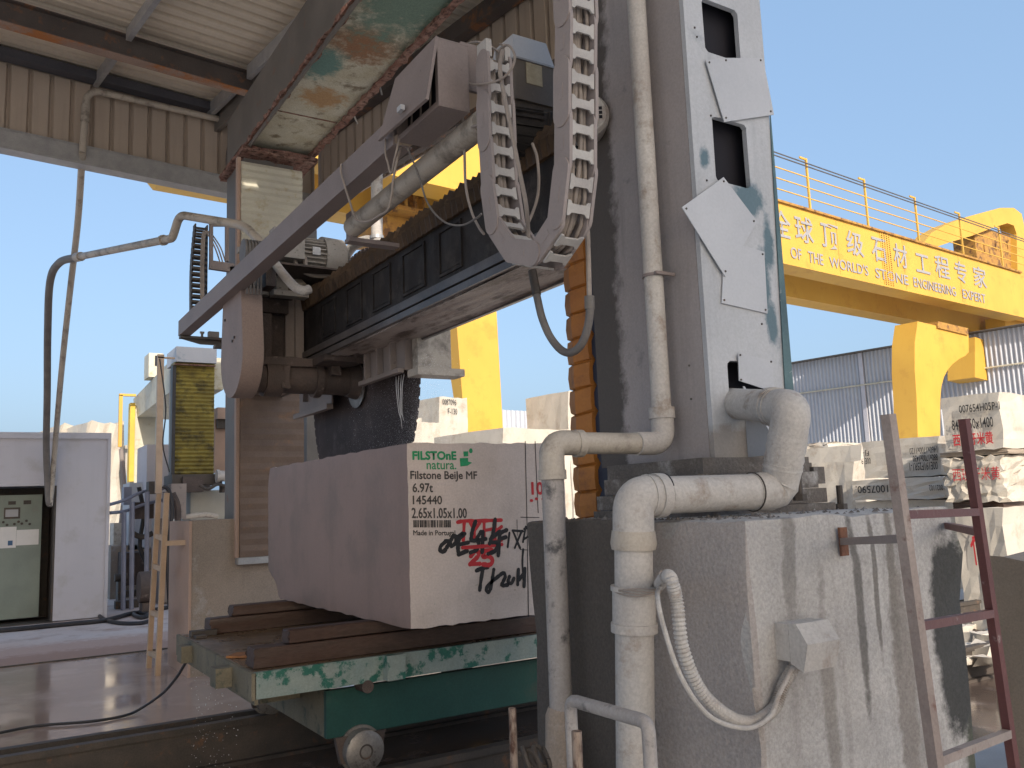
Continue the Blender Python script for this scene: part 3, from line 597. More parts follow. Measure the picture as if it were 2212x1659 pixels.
# cables off the motor
for k, dx in enumerate((.14,.25)):
    mb = MB(); mb.tube(spline([(.12+dx*.8,my-.185,mz-.05),(.14+dx*.8,my-.2,mz-.15),(.25+dx,my-.25,mz-.22),(.5+dx,my-.3,3.60)]), .018, 8); O('motor_cable', mb, CABLE, car)
# ================================================================ ARM, CABINET, CABLE CHAIN
arm = thing('carrier_arm', (-.35, 1.5, 3.2), 'long lilac grey channel beam slanting across the view with a bracket at its far end', 'support arm')
az0, az1 = 3.345, 3.495
ye = at(858,304,'x',-.335).y+.012
mb = MB(); mb.box(-.352,-.344,ye,4.44,az0,az1); mb.box(-.343,-.25,ye,4.44,az1-.008,az1); mb.box(-.343,-.25,ye,4.44,az0,az0+.008)
AX = -.35
ztop = at(636,455,'x',AX).z; O('channel', mb, LILAC, arm)
mb = MB(); mb.box(-.345,.12,4.36,4.445,3.318,3.341); mb.prism([(-.34,4.40,3.316),(-.15,4.40,3.27),(.12,4.40,3.27),(.12,4.40,3.316)],(0,.012,0)); mb.box(-.02,.14,4.34,4.44,3.24,3.268); O('end_bracket', mb, GREYD, arm)
mb = MB(); mb.box(-.08,.02,4.36,4.42,3.342,3.40); mb.cyl((-.14,4.38,3.345),(-.14,4.38,3.39),.012,seg=8); mb.cyl((-.16,4.38,3.385),(-.12,4.38,3.385),.012,seg=8); O('limit_switch', mb, MOTOR, arm)
ta, tb = at(1005,296,'x',-.10), at(762,492,'x',-.10); mb = MB(); mb.tube([ta+(ta-tb)*.12, tb], .060, 18); O('guide_tube', mb, PVCM, arm)
mb = MB(); mb.box(tb.x-.03,tb.x+.30,tb.y-.02,tb.y+.06,tb.z-.09,tb.z-.065); mb.box(tb.x-.02,tb.x+.02,tb.y-.02,tb.y+.06,tb.z-.064,tb.z+.1); mb.bevel(.005,1); O('tube_bracket', mb, LILAC, arm)


# control cabinet, door ajar
cab = thing('control_cabinet', (-.26, -.86, 3.47), 'dusty grey steel switch cabinet with its door ajar, mounted on the slanting arm', 'control cabinet')
x0 = -.335; ca_, cb2, cc_ = at(941,81,'x',x0), at(949,228,'x',x0), at(858,304,'x',x0)
y0, z1, z0, y1 = (ca_.y+cb2.y)/2, ca_.z, (cb2.z+cc_.z)/2, cc_.y
x1 = at(1015,244,'y',y0).x
mb = MB(); t = .006
mb.box(x0+.002,x1,y0,y0+t,z0+t+.001,z1-t-.001); mb.box(x0+.002,x1,y1-t,y1,z0+t+.001,z1-t-.001); mb.box(x0+.002,x1,y0,y1,z0,z0+t); mb.box(x0+.002,x1,y0,y1,z1-t,z1); mb.box(x1-t+.001,x1-.001,y0+t+.001,y1-t-.001,z0+t+.002,z1-t-.002)
mb.box(x0+.004,x0+.018,y0+t+.001,y0+.03,z0+.01,z1-.01); mb.box(x0+.004,x0+.018,y0+.031,y1-t-.001,z0+t+.001,z0+.03)
O('cabinet_shell', mb, LILAC, cab)
mb = MB(); mb.box(x0+.05,x1-.02,y0+.04,y1-.02,z0+.03,z1-.03); O('cabinet_shade_fill', mb, HOLE, cab)  # near-black box stands for the shade inside the cabinet
for k in range(4):
    mb = MB(); mb.tube(spline([(x0+.045,y0+.12+.1*k,z1-.06),(x0+.02,y0+.10+.1*k,z0+.2),(x0+.04,y0+.16+.1*k,z0+.05)]), .005, 6); O('wire', mb, CABLE, cab)
# door hinged at the far upper edge, swung out a little at its lower near corner
dA, dB = Vector((x0-.004, y1, z1)), Vector((x0-.004, y0-.003, z1+.002))
dC, dD = at(920,213,'x',x0-.07), at(816,304,'x',x0-.07)
n_ = (dB-dA).cross(dD-dA).normalized(); mb = MB(); mb.prism([dA,dB,dC,dD], n_*.014); mb.bevel(.003,1)
door = O('cabinet_door', mb, LILAC, cab)
lk = dA*.45+dD*.35+dC*.2; mb = MB(); lk = at(870,236,'x',x0-.075); mb.box(lk.x-.02,lk.x,lk.y-.022,lk.y+.022,lk.z-.012,lk.z+.012); o = O('door_latch', mb, SHEET, cab); o.parent = door
mb = MB(); mb.box(x1-.02,x1+.13,y0+.03,y0+.05,z1-.16,z1+.03); mb.box(x1,x1+.25,y0+.03,y0+.05,z1-.20,z1-.161); O('mounting_angle', mb, LILAC, cab)

# ---- U shaped cable chain: frame by frame along its path (x is its width)
chain = thing('cable_chain', (-.12, -1.55, 2.5), 'dusty U shaped plastic cable chain full of cables hanging beside the column', 'cable chain')
XC0, XC1 = -.20, -.072; CT = .092
def cpt(px, py): p = at(px, py, 'x', XC0); return Vector((0, p.y, p.z))
path = [cpt(1040,125), cpt(1044,240), cpt(1048,330), cpt(1055,430), cpt(1066,492), cpt(1088,530), cpt(1122,552), cpt(1160,545), cpt(1190,512), cpt(1205,450), cpt(1213,370), cpt(1214,240), cpt(1214,120), cpt(1214,0)]
up_ = path[-1]; path.append(up_+Vector((0,.0,.9))); path = spline(path, 14)
# resample
def resample(P, d):
    out = [P[0]]; acc = 0
    for a, b in zip(P, P[1:]):
        L = (b-a).length; s = d-acc
        while s <= L: out.append(a+(b-a)*(s/L)); s += d
        acc = (acc+L) % d if L else acc
    return out
lk = resample(path, .097)
for i in range(0, len(lk)-2, 2):
    a, b, c = lk[i], lk[i+1], lk[i+2]
    for xs_, flip in ((XC0, 0), (XC1, 1)):           # rounded side plates
        mb = MB(); t = (c-a).normalized(); n = Vector((0, -t.z, t.y)); ring = []
        ca, cc = a+t*.012, c+t*.022; R = CT/2+.004
        for k in range(9): q = pi/2+pi*k/8; ring.append(ca + t*(R*cos(q)) + n*(R*sin(q)))
        for k in range(9): q = -pi/2+pi*k/8; ring.append(cc - t*.03 + t*(R*cos(q)) + n*(R*sin(q)))
        off = (.006 if (i//2) % 2 else 0)
        mb.prism([p+Vector((xs_+(-off if not flip else off), 0, 0)) for p in ring], (.014*(1 if not flip else -1)*1.0, 0, 0)); mb.bevel(.0025,1,50)
        side = O('chain_side', mb, CHAINS, chain)
        if not flip:
            mb = MB(); m_ = (a+c)/2+Vector((XC0-off-.0015,0,0)); q1, q2 = n*.012, t*.03
            mb.prism([m_-q1-q2, m_+q1-q2, m_+q1+q2, m_-q1+q2], (.003,0,0)); o = O('side_boss', mb, CHAINS, chain); o.parent = side
    for p in (a+(b-a)*.5, b+(c-b)*.5):
        for s_ in (-1, 1):
            t = (c-a).normalized(); n = Vector((0, -t.z, t.y)); m_ = p + n*s_*(CT/2-.004); mb = MB()
            xa, xb = XC0+.012, XC1-.012
            prof = [(xa,.029),(xa+.012,.028),(xa+.022,.0165),(xb-.022,.0165),(xb-.012,.028),(xb,.029)]
            ring = [Vector((x,0,0))+m_+t*h for x,h in prof] + [Vector((x,0,0))+m_-t*h for x,h in prof[::-1]]
            mb.prism([q-n*s_*.004 for q in ring], n*s_*.009); mb.bevel(.0015,1,50); O('chain_bar', mb, CHAIN, chain)
for k, (dx, r, dn) in enumerate(((.030,.011,.0),(.052,.015,-.004),(.073,.009,.008),(.088,.010,-.010),(.100,.008,.012))):
    P = [];
    for i, p in enumerate(lk):
        t = (lk[min(i+1,len(lk)-1)]-lk[max(i-1,0)]).normalized(); n = Vector((0,-t.z,t.y))
        P.append(p+Vector((XC0+dx+.006*sin(i*.9+k*2),0,0))+n*(dn+.006*sin(i*.7+k)))
    mb = MB(); mb.tube(P, r, 8); O('cable', mb, CABLE, chain)
a = lk[0]
for xa in (XC0+.002, XC1-.03):
    mb = MB(); mb.box(xa,xa+.028,a.y-.04,a.y+.04,a.z-.005,a.z+.075); mb.bevel(.003,1); O('end_clamp', mb, CHAIN, chain)

# loose cables round the chain
def cable(px, x, r, label, mat=CABLE, name='loose_cable', grp='loose cables by the cable chain', ends=None, seg=8):
    P = [at(a, b, 'x', x if not isinstance(x, (list,tuple)) else x[i]) for i, (a, b) in enumerate(px)]
    mb = MB(); mb.tube(spline(P, 8), r, seg); return O(name, mb, mat, label=label, cat='cable', group=grp)
cable([(968,160),(985,170),(1010,180),(1040,182),(1080,172),(1105,148),(1112,120),(1098,98),(1082,108),(1076,140)], [-.075,-.09,-.15,-.22,-.235,-.23,-.2,-.16,-.14,-.12], .0055, 'thin grey cable looping from the cabinet over the top of the cable chain')
cable([(968,160),(974,200),(972,245),(985,270),(1010,276),(1032,270)], [-.075,-.09,-.10,-.10,-.12,-.2], .006, 'grey cable drooping from the cabinet side to the chain below it')
cable([(972,158),(988,190),(998,240),(1003,320),(1006,400),(1018,455),(1034,490),(1045,505)], [-.075,-.09,-.1,-.1,-.1,-.1,-.12,-.15], .0065, 'long grey cable falling from the cabinet down to the chain bend')
cable([(1086,110),(1080,150),(1092,220),(1106,290),(1122,370),(1136,440),(1141,500),(1141,545)], [-.17,-.215,-.215,-.215,-.2,-.16,-.1,-.1], .0095, 'thick grey cable slung straight down between the two runs of the chain')
cable([(1150,310),(1160,340),(1164,390),(1160,430),(1146,470),(1130,500)], [.1,.1,.1,.1,.0,-.1], .007, 'short pale cable dropping from the black motor behind the chain')
cable([(1003,100),(1010,95),(1030,90),(1060,100),(1085,118),(1088,100),(1080,95)], [-.06,-.08,-.1,-.1,-.13,-.12,-.1], .005, 'stub of thin cable tied at the head of the cable chain')
cable([(833,300),(832,330),(838,352),(845,375),(852,345),(858,320),(863,300)], [-.36,-.37,-.37,-.37,-.37,-.37,-.34], .005, 'small loop of cable hanging under the open cabinet door', grp='cables under the arm')
cable([(866,318),(858,345),(850,385),(846,420),(838,452),(820,465),(795,478),(770,474),(757,440),(744,400),(736,372),(737,355)], [-.3,-.37,-.37,-.37,-.37,-.37,-.37,-.37,-.37,-.37,-.37,-.36], .006, 'long slack cable swagging below the slanting arm', grp='cables under the arm')
cable([(880,320),(893,350),(908,390),(920,430),(940,462),(968,483),(1000,486),(1028,472),(1040,462)], -.33, .0045, 'thin dark cable sagging from the cabinet towards the chain over the black beam', HOSE, grp='cables under the arm')

# rubber hose loop below the chain
mb = MB(); hx = .05
P = [at(a,b,'x',hx) for a,b in ((1150,585),(1156,618),(1162,650),(1172,690),(1190,730),(1215,758),(1238,760),(1258,740),(1270,705),(1275,665),(1274,645))]
hose = thing('rubber_hose', tuple(P[6]), 'grey brown hose hanging in a deep loop before the orange bellows', 'hose')
mb.tube(spline(P,8), .017, 12); O('hose', mb, HOSE, hose)
mb = MB(); mb.tube([at(1274,668,'x',hx), at(1273,640,'x',hx)], .021, 12); O('hose_coupling', mb, GREYD, hose)
mb = MB(); mb.tube(spline([at(1273,642,'x',hx), at(1271,560,'x',.06), at(1268,470,'x',.1), at(1266,430,'x',.15)]), .011, 8); O('hose_cable', mb, CABLE, hose)
mb = MB(); mb.tube([at(1147,570,'x',hx), at(1151,600,'x',hx)], .012, 8); O('hose_cable', mb, CABLE, hose)
mb = MB(); mb.tube([P[0], P[1], P[2]*.6+P[1]*.4], .0195, 12); O('hose_sleeve', mb, IRON, hose)

# electrical box and black motor behind the chain
eb = thing('electric_box', (.5, -.45, 3.8), 'brown dusty electric box with yellowed label and white cover above the black motor', 'electric box')
p0, p1 = at(1105,120,'y',-.6), at(1215,128,'y',-.6)
X0, X1, Z1, Z0 = p0.x+.02, p1.x+.04, p0.z-.01, at(1190,230,'y',-.6).z
mb = MB(); mb.box(X0,X1,-.6,-.22,Z0,Z1); mb.bevel(.012,2); O('box_body', mb, M('olive_brown_enamel', (.15,.125,.10), (.11,.09,.075), 2, .45, c3=(.25,.22,.19), s3=5, t3=.66, fine=.08), eb)
mb = MB(); mb.box(X0-.006,X1+.006,-.607,-.21,Z1+.001,Z1+.012); O('box_lid', mb, GALV, eb)
q0, q1 = at(1112,62,'y',-.55), at(1180,110,'y',-.55)
mb = MB(); mb.hexa([(X0+.01,-.57,Z1+.013),(X1-.07,-.57,Z1+.013),(X1-.07,-.3,Z1+.013),(X0+.01,-.3,Z1+.013),(X0+.04,-.53,Z1+.19),(X1-.1,-.53,Z1+.19),(X1-.1,-.33,Z1+.19),(X0+.04,-.33,Z1+.19)]); mb.bevel(.012,2); O('top_cover', mb, SHEET, eb)
a1, a2 = at(1136,134,'y',-.602), at(1172,188,'y',-.602); mb = MB(); mb.box(a1.x,a2.x,-.6035,-.6005,a2.z,a1.z); O('label_plate', mb, LABELM, eb)
mb = MB(); mb.cyl((X1-.02,-.3,Z1+.12),(X1+.25,-.3,Z1+.2),.045, seg=18); O('cable_gland', mb, GALV, eb)
mb = MB(); mb.box(X0,X1,-.58,-.25,Z0-.03,Z0-.001); O('drip_tray', mb, IRON, eb)
bm_ = thing('black_motor', (.6, -.6, 3.5), 'round black gear motor hanging behind the two runs of the cable chain', 'motor')
mc = at(1165,300,'y',-.7); mb = MB(); ax = Vector((.75,-.35,-.12)).normalized()
mb.tube([mc-ax*.25, mc-ax*.21, mc+ax*.02, mc+ax*.03, mc+ax*.07, mc+ax*.08, mc+ax*.35], [.10,.135,.135,.15,.15,.13,.13], 32); O('motor_body', mb, BLACK, bm_)
mb = MB(); 
for k in range(18):
    a = 2*pi*k/18; u = ax.cross(Vector((0,0,1))).normalized(); v_ = ax.cross(u); d = u*cos(a)+v_*sin(a); mb.bar(mc+d*.138-ax*.17, mc+d*.138+ax*.0, .008, .02, up=d)
O('cooling_fins', mb, BLACK, bm_)
mb = MB(); mb.box(mc.x+.05,mc.x+.4,mc.y-.1,mc.y+.2,mc.z-.6,mc.z-.15); mb.bevel(.01,1); O('gearbox', mb, BLACK, bm_)
f_ = at(1290,250,'x',.36)
fan = thing('motor_fan', (.36, f_.y, f_.z), 'dusty round fan guard with square grille peeping out behind the chain', 'fan guard')
mb = MB(); fc2 = Vector((.30, f_.y-.0, f_.z)); axf = Vector((-.55,-.83,.0)).normalized()
mb.tube([fc2-axf*.12, fc2-axf*.02, fc2], [.105,.105,.09], 32); O('fan_shell', mb, PVC, fan)
mb = MB(); u = axf.cross(Vector((0,0,1))).normalized()
for k in range(-3,4):
    for j in range(-3,4):
        if k*k+j*j > 11: continue
        c = fc2 + u*k*.021 + Vector((0,0,j*.021)); q = .0075
        mb.prism([c+u*q+Vector((0,0,q)), c+u*q-Vector((0,0,q)), c-u*q-Vector((0,0,q)), c-u*q+Vector((0,0,q))], axf*.002)
O('grille', mb, HOLE, fan)

# ================================================================ PIPES
wp = thing('water_pipe', (-.18, -1.66, 0), 'muddy white pipe running down the column then elbowing across and down before the pedestal', 'pipe')
zx = 1.815
mb = MB(); mb.cyl((.345,-1.70,zx+.10),(.345,-1.70,5.9),.040, seg=20); O('riser', mb, PVCM if False else PVC, wp)
mb = MB(); mb.tube(arc_path([(.345,-1.70,zx+.13),(.345,-1.70,zx),(.20,-1.70,zx-.002)], .07, 8), .047, 20); mb.cyl((.345,-1.70,zx+.10),(.345,-1.70,zx+.145),.053, seg=20); O('elbow', mb, PVC, wp)
mb = MB(); mb.cyl((.22,-1.70,zx-.002),(-.11,-1.665,zx+.002),.042, seg=20); O('cross_pipe', mb, PVCM, wp)
mb = MB(); mb.tube(arc_path([(-.06,-1.67,zx+.002),(-.18,-1.66,zx+.004),(-.18,-1.66,zx-.13)], .075, 8), .048, 20); mb.cyl((-.075,-1.668,zx),(-.045,-1.671,zx),.053,seg=20); mb.cyl((-.18,-1.66,zx-.10),(-.18,-1.66,zx-.135),.053,seg=20); O('elbow', mb, PVCM, wp)
mb = MB(); mb.tube([(-.18,-1.66,zx-.12),(-.181,-1.655,1.2),(-.18,-1.645,.42)],.042,20); O('downpipe', mb, PIPEG, wp)
mb = MB(); mb.tube([(-.18,-1.645,.86),(-.18,-1.645,.83),(-.18,-1.645,.70),(-.19,-1.66,.56)],[.044,.056,.062,.075],20); mb.cyl((-.17,-1.66,.62),(-.33,-1.80,.60),.035,seg=14); O('cement_joint', mb, CONCP, wp)
cl = at(1410,597,'x',.345); mb = MB(); mb.tube([(.345,-1.70,cl.z-.006),(.345,-1.70,cl.z+.006)],.046,20); mb.box(.31,.41,-1.76,-1.745,cl.z-.006,cl.z+.006); O('pipe_clip', mb, LILAC, wp)

dp = thing('drain_pipe', (-.2, -2.12, 0), 'fat white taped drain pipe bending out of the column hole and down the pedestal corner', 'drain pipe')
R_ = .062
A0 = Vector((.60,-1.80,1.975)); 
c1 = at(1712,882,'y',-2.32); c2 = at(1682,1062,'y',-2.22); c3 = Vector((-.19,-2.10,1.60)); c3 = at(1368,1078,'x',-.205)
bq = at(1373,1640,'x',c3.x-.012); bot = c3+(bq-c3)*1.5
c2 = Vector((c2.x,c2.y,1.605)); c3.z = 1.605
bot = c3+(bq-c3)*1.4; dv_ = (bot-c3).normalized()
def dn_(t, dx=0., dy=0.): return c3+dv_*t+Vector((dx,dy,0))
mb = MB(); mb.tube([A0, A0+(c1-A0)*.80], R_, 24); O('stub_pipe', mb, PVC, dp)
mb = MB(); P = arc_path([A0+(c1-A0)*.72, c1, c1+(c2-c1)*.34], .11, 8); mb.tube(P, R_+.005, 24); O('elbow', mb, PVC, dp)
mb = MB(); mb.tube([P[0], P[0]+(P[1]-P[0]).normalized()*.028], R_+.010, 24); mb.tube([P[0]+(P[1]-P[0]).normalized()*.05, P[0]+(P[1]-P[0]).normalized()*.055], R_+.009, 24); o = O('pipe_collar', mb, PVC, dp)
pth = [c1+(c2-c1)*t for t in (.30,.36,.42,.48,.54,.60,.66,.72)]; mb = MB(); mb.tube(pth, [R_+.004+.004*(i%2) for i in range(8)], 24); O('tape_wrap', mb, PVC, dp)
mb = MB(); P = arc_path([c1+(c2-c1)*.66, c2, c2+(c3-c2)*.20], .10, 8); mb.tube(P, [R_+.003+.004*(i%3==0) for i in range(len(P))], 24); O('elbow', mb, PVC, dp)
mb = MB(); mb.tube([c2+(c3-c2)*.13, c2+(c3-c2)*.80], R_, 24); O('level_pipe', mb, PVC, dp)
gq = c2+(c3-c2)*.805; tq = (c3-c2).normalized(); uq = Vector((0,0,1)); vq = tq.cross(uq).normalized()
mb = MB(); mb.tube([gq+(vq*cos(a)+uq*sin(a))*(R_+.004) for a in [(-.15+1.0*k/14)*pi for k in range(15)]], [.003+.006*sin(pi*k/14) for k in range(15)], 6); O('joint_gap', mb, HOLE, dp)
mb = MB(); mb.tube([c2+(c3-c2)*.19, c2+(c3-c2)*.195], R_+.0075, 24); O('tape_band', mb, IRON, dp)
d_ = (c3-c2).normalized(); mb = MB(); P = arc_path([c2+(c3-c2)*.82, c3, dn_(.17)], .10, 9); mb.tube(P, R_+.005, 24); O('elbow', mb, PVC, dp)
for a_, b_, r_ in ((-.003,.03,.011),(.055,.06,.009)):
    mb = MB(); mb.tube([P[0]+d_*a_, P[0]+d_*b_], R_+r_, 24); O('pipe_collar', mb, PVC, dp)
mb = MB(); mb.tube([dn_(.11), dn_(.15), dn_(.17)], [R_+.008,R_+.013,R_+.009], 24); O('pipe_collar', mb, PVCM, dp)
mb = MB(); mb.tube([dn_(.12), bot], R_, 24); O('downpipe', mb, PVC, dp)
mb = MB(); mb.tube([dn_(.285), dn_(.30), dn_(.302), dn_(.40), dn_(.402), dn_(.43), dn_(.432)], [R_+.013,R_+.013,R_+.008,R_+.008,R_+.013,R_+.013,R_+.001], 24); O('pipe_socket', mb, PVC, dp)
mb = MB()
for k in range(4): mb.tube([c3+Vector(((R_+.015)*cos(a)+.0, (R_+.015)*sin(a)+.002, -.292-.004*k+.006*sin(a*2+k))) for a in [2*pi*j/20 for j in range(21)]], .0022, 5)
mb.tube(spline([c3+Vector((.03,-.075,-.29)), c3+Vector((.02,-.08,-.25)), c3+Vector((.03,-.08,-.235))]), .003, 5); O('wire_tie', mb, CABLE, dp)

# junction box on the pedestal front, with conduit and cable
jb = thing('junction_box', (.09, -2.5, 1.08), 'small white plastic socket box fixed on the front of the concrete pedestal', 'socket box')
jx0, jx1, jz0, jz1 = .015, .165, 1.09, 1.215
mb = MB(); mb.box(jx0, jx1, -2.555, -2.503, jz0+.02, jz1); mb.bevel(.004,1); O('box_base', mb, PVC, jb)
mb = MB(); mb.hexa([(jx0,-2.557,jz0),(jx1-.01,-2.557,jz0),(jx1-.01,-2.5565,jz0),(jx0,-2.5565,jz0)]+[(0,0,0)]*4) if False else None
mb = MB(); pts = [(jx0,-2.556,jz0+.015),(jx0,-2.60,jz0-.005),(jx0,-2.622,jz1-.05),(jx0,-2.585,jz1+.004),(jx0,-2.556,jz1+.004)]
mb.prism(pts, (jx1-jx0-.008,0,0)); mb.bevel(.004,2); O('box_cover', mb, PVC, jb)
P = spline([c3+Vector((.075,-.01,-.29)), at(1445,1245,'y',-2.50), at(1462,1300,'y',-2.53), at(1475,1400,'y',-2.53), at(1512,1490,'y',-2.53), at(1570,1545,'y',-2.53), at(1625,1560,'y',-2.53), at(1672,1530,'y',-2.53), at(1692,1480,'y',-2.53), Vector((.07,-2.54,jz0+.02))], 22)
mb = MB(); mb.tube(P, [.0195 if i % 2 else .0150 for i in range(len(P))], 12)
O('corrugated_conduit', mb, PVC, smooth=False, label='pale ribbed conduit drooping from the drain pipe to the socket box', cat='conduit', ang=80)
P = spline([c3+Vector((.07,-.03,-.285)), at(1420,1290,'y',-2.55), at(1438,1370,'y',-2.56), at(1470,1460,'y',-2.56), at(1515,1530,'y',-2.56), at(1560,1562,'y',-2.56), at(1620,1572,'y',-2.56), at(1665,1545,'y',-2.56), at(1685,1495,'y',-2.56), Vector((.055,-2.545,jz0+.02))], 10)
mb = MB(); mb.tube(P, .0068, 8); O('white_cable', mb, PVC, label='thin white cable hanging in front of the ribbed conduit', cat='cable')

# steel handrail hoop, pegs, chain at the bottom edge
mb = MB(); h0, h1 = at(1230,1512,'y',-2.55), at(1400,1558,'y',-2.95)
hy = at(1232,1512,'x',-.62); hz = hy.z; p1 = Vector((-.62,hy.y,hz)); q = at(1400,1560,'z',hz); p2 = Vector((q.x,q.y,hz))
mb.tube(arc_path([(p1.x,p1.y,.0), p1, p2, (p2.x,p2.y,0)], .025, 4), .0175, 12); O('hoop_rail', mb, PIPEG, label='low worn grey pipe hoop standing before the fat drain pipe', cat='hoop rail')
for (px, py, y, lb) in ((1104,1530,-2.1,'taller rusty scratched steel peg standing left of the muddy pipe'),(1242,1580,-2.75,'shorter rusty steel peg standing inside the low pipe hoop')):
    p = at(px,py,'y',y); mb = MB(); mb.cyl((p.x,y,0),(p.x+.004,y,p.z),.0115, seg=12); mb.bevel(.002,1); O('steel_peg', mb, PEG, label=lb, cat='peg', group='rusty pegs at the pedestal')
ck = at(1140,1640,'y',-1.9); mb = MB()
for k in range(5):
    c = Vector((ck.x+.025*k-.03, ck.y, ck.z-.01+.012*(k%2))); aa = Vector((cos(k*1.1),sin(k*1.1),.3)).normalized(); bb = Vector((-.2,.3,1)).normalized()
    mb.tube([c+aa*.022*cos(2*pi*j/12)+bb*.034*sin(2*pi*j/12) for j in range(13)], .008, 6)
mb.tube([(ck.x,ck.y,ck.z-.03),(ck.x,ck.y,.0)],.015,8); O('chain_lump', mb, IRON, label='dark oily chain links heaped at the foot of the muddy pipe', cat='chain')

# ladder at the right
ld_ = thing('steel_ladder', (.0, -2.9, 0), 'red brown steel ladder leaning in the right foreground beside the pedestal', 'ladder')
yl = -3.0
La, Lb = at(1918,895,'y',yl), at(2022,1655,'y',yl); Ra, Rb = at(2082,905,'y',yl+.12), at(2190,1655,'y',yl+.12)
def ext(a, b, z): t = (z-a.z)/(b.z-a.z); return a+(b-a)*t
Lb, Rb = ext(La,Lb,0), ext(Ra,Rb,0)
for a, b, m_ in ((La,Lb,REDW),(Ra,Rb,REDL)):
    mb = MB(); wd_ = .027 if m_ is REDW else .024; mb.bar(a, b, wd_, wd_, up=(0,-1,0)); mb.bevel(.003,1); O('stile', mb, m_, ld_)
for (pl, pr_, m_) in (((1950,1112),(2112,1106),REDL),((1985,1352),(2140,1325),REDL),((2030,1642),(2175,1585),REDW)):
    a, b = at(*pl,'y',yl), at(*pr_,'y',yl+.12); a = ext(La,Lb,a.z); b = ext(Ra,Rb,b.z); d = (b-a).normalized()*.0135; mb = MB(); mb.bar(a+d, b-d, .022, .022); mb.bevel(.003,1); O('rung', mb, m_, ld_)
a, b = at(1832,1170,'y',-2.53), ext(La,Lb,at(1940,1165,'y',yl).z); mb = MB(); mb.bar(a+Vector((0,.02,0)), b, .022, .022); O('wall_bracket', mb, LILAC, ld_)
b2 = ext(Ra,Rb,at(2095,1152,'y',yl+.12).z); mb = MB(); mb.bar(Vector((b2.x-.03,-2.51,b2.z-.005)) if False else Vector((.93,-2.51,b2.z+.0)), b2, .022, .022); O('wall_bracket', mb, REDL, ld_)
mb = MB(); mb.box(a.x-.015,a.x+.02,-2.515,-2.506,a.z-.045,a.z+.045); O('wall_plate', mb, M('rusty_plate',(.22,.095,.05),(.15,.07,.045),9,.8,fine=.25), ld_)
# ================================================================ STONE BLOCK WITH ITS MARKS
blk = thing('stone_block', (.525, 1.3, .95), 'big sawn beige block on the cart with stencilled text and spray writing', 'stone block')
mb = MB(); mb.box(0, 1.05, 0, 2.62, .95, 1.95)
bmesh.ops.subdivide_edges(mb.bm, edges=mb.bm.edges[:], cuts=24, use_grid_fill=True)
rr = random.Random(11)
for v in mb.bm.verts:
    c = v.co; e = [min(abs(c.x), abs(c.x-1.05)) < .003, min(abs(c.y), abs(c.y-2.62)) < .003, min(abs(c.z-.95), abs(c.z-1.95)) < .003]
    if sum(e) >= 2: c += Vector((rr.uniform(-.003,.003) if c.x > .01 else rr.uniform(0,.004), rr.uniform(0,.003), rr.uniform(-.003,.003)*1.6))
    if c.y > 2.35 and c.z < 1.15 and c.x < .5:        # broken far lower corner
        t = min(1, (c.y-2.35)/.27)*min(1,(1.15-c.z)/.2); c.y -= .22*t+rr.uniform(0,.02); c.z += .10*t
    if c.y > 2.5 and c.z > 1.85: c.y -= .05*(c.z-1.85)/.1
body = O('stone_front', mb, STONE, blk)
body.data.materials.append(STONESH)
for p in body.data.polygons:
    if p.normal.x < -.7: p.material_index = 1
def z6(a, b): return at(849+a*.2742, 909.6+b*.2742, 'y', 0)
UX, UZ = (1,0,0), (0,0,1)
def stencil(body_, x0, y0, x1, y1, mat, bold=.0, name='stencil_lettering', fat=.0016):
    p, q, r = z6(x0, y1), z6(x1, y1), z6(x0, y0)
    return text(body_, p, q-p, UZ, (q-p).length, r.z-p.z, mat, blk, name, bold, .0012, fat)
stencil('FILSTOnE', 155, 238, 497, 304, INKG, .012, fat=.0022); stencil('natura.', 265, 322, 497, 380, INKG, fat=.0008)
def poly(pts, mat, name): 
    mb = MB(); P = [z6(*p) for p in pts]; mb.prism([(p.x,-.0008,p.z) for p in P],(0,-.0012,0)); return O(name, mb, mat, blk)
poly([(525,292),(590,290),(590,318),(622,328),(600,342),(586,352),(530,358)], INKG, 'stencil_emblem'); poly([(553,240),(590,238),(592,276),(556,280)], INKG, 'stencil_emblem')
poly([(612+14*cos(k*pi/6), 234+20*sin(k*pi/6)) for k in range(12)], INKG, 'stencil_emblem')
stencil('Filstone BeiJe MF', 138, 394, 662, 476, INKS); stencil('6.97t', 155, 490, 313, 560, INKS)
stencil('145440', 157, 588, 385, 655, INKS); stencil('2.65x1.05x1.00', 148, 684, 580, 764, INKS); stencil('Made in Portugal', 160, 860, 490, 912, INKS, fat=.001)
mb = MB(); x = 160; pat = [6,3,5,3,3,4,7,6,9,3,6,4,3,3,12,6,3,4,3,8,5,3,6,4,10,8,5,7,3,5,8,5,3,6,6,3,9,3,11,3,4,3,12]
for i, w_ in enumerate(pat):
    if i % 2 == 0 and x < 455:
        p, q = z6(x, 838), z6(min(x+w_*1.35,456), 780); mb.box(p.x,q.x,-.0022,-.0008,p.z,q.z)
    x += w_*1.35
O('barcode', mb, INKS, blk)
def spray(lines, wd, mat, name='spray_writing'):
    L = [[((q:=z6(a,b)).x, q.z) for a, b in ln] for ln in lines]
    return strokes(L, (0,0,0), UX, UZ, wd, mat, blk, name)
spray([[(508,797),(560,787),(700,785),(852,780)],[(560,795),(556,870),(553,940)],[(608,800),(640,862)],[(682,800),(640,862)],[(640,862),(640,945)],[(716,800),(716,935)],[(716,862),(782,850)],[(803,800),(798,950)],[(803,872),(852,832)],[(798,950),(852,938)],[(545,997),(700,987),(855,972)]], .021, INKR)
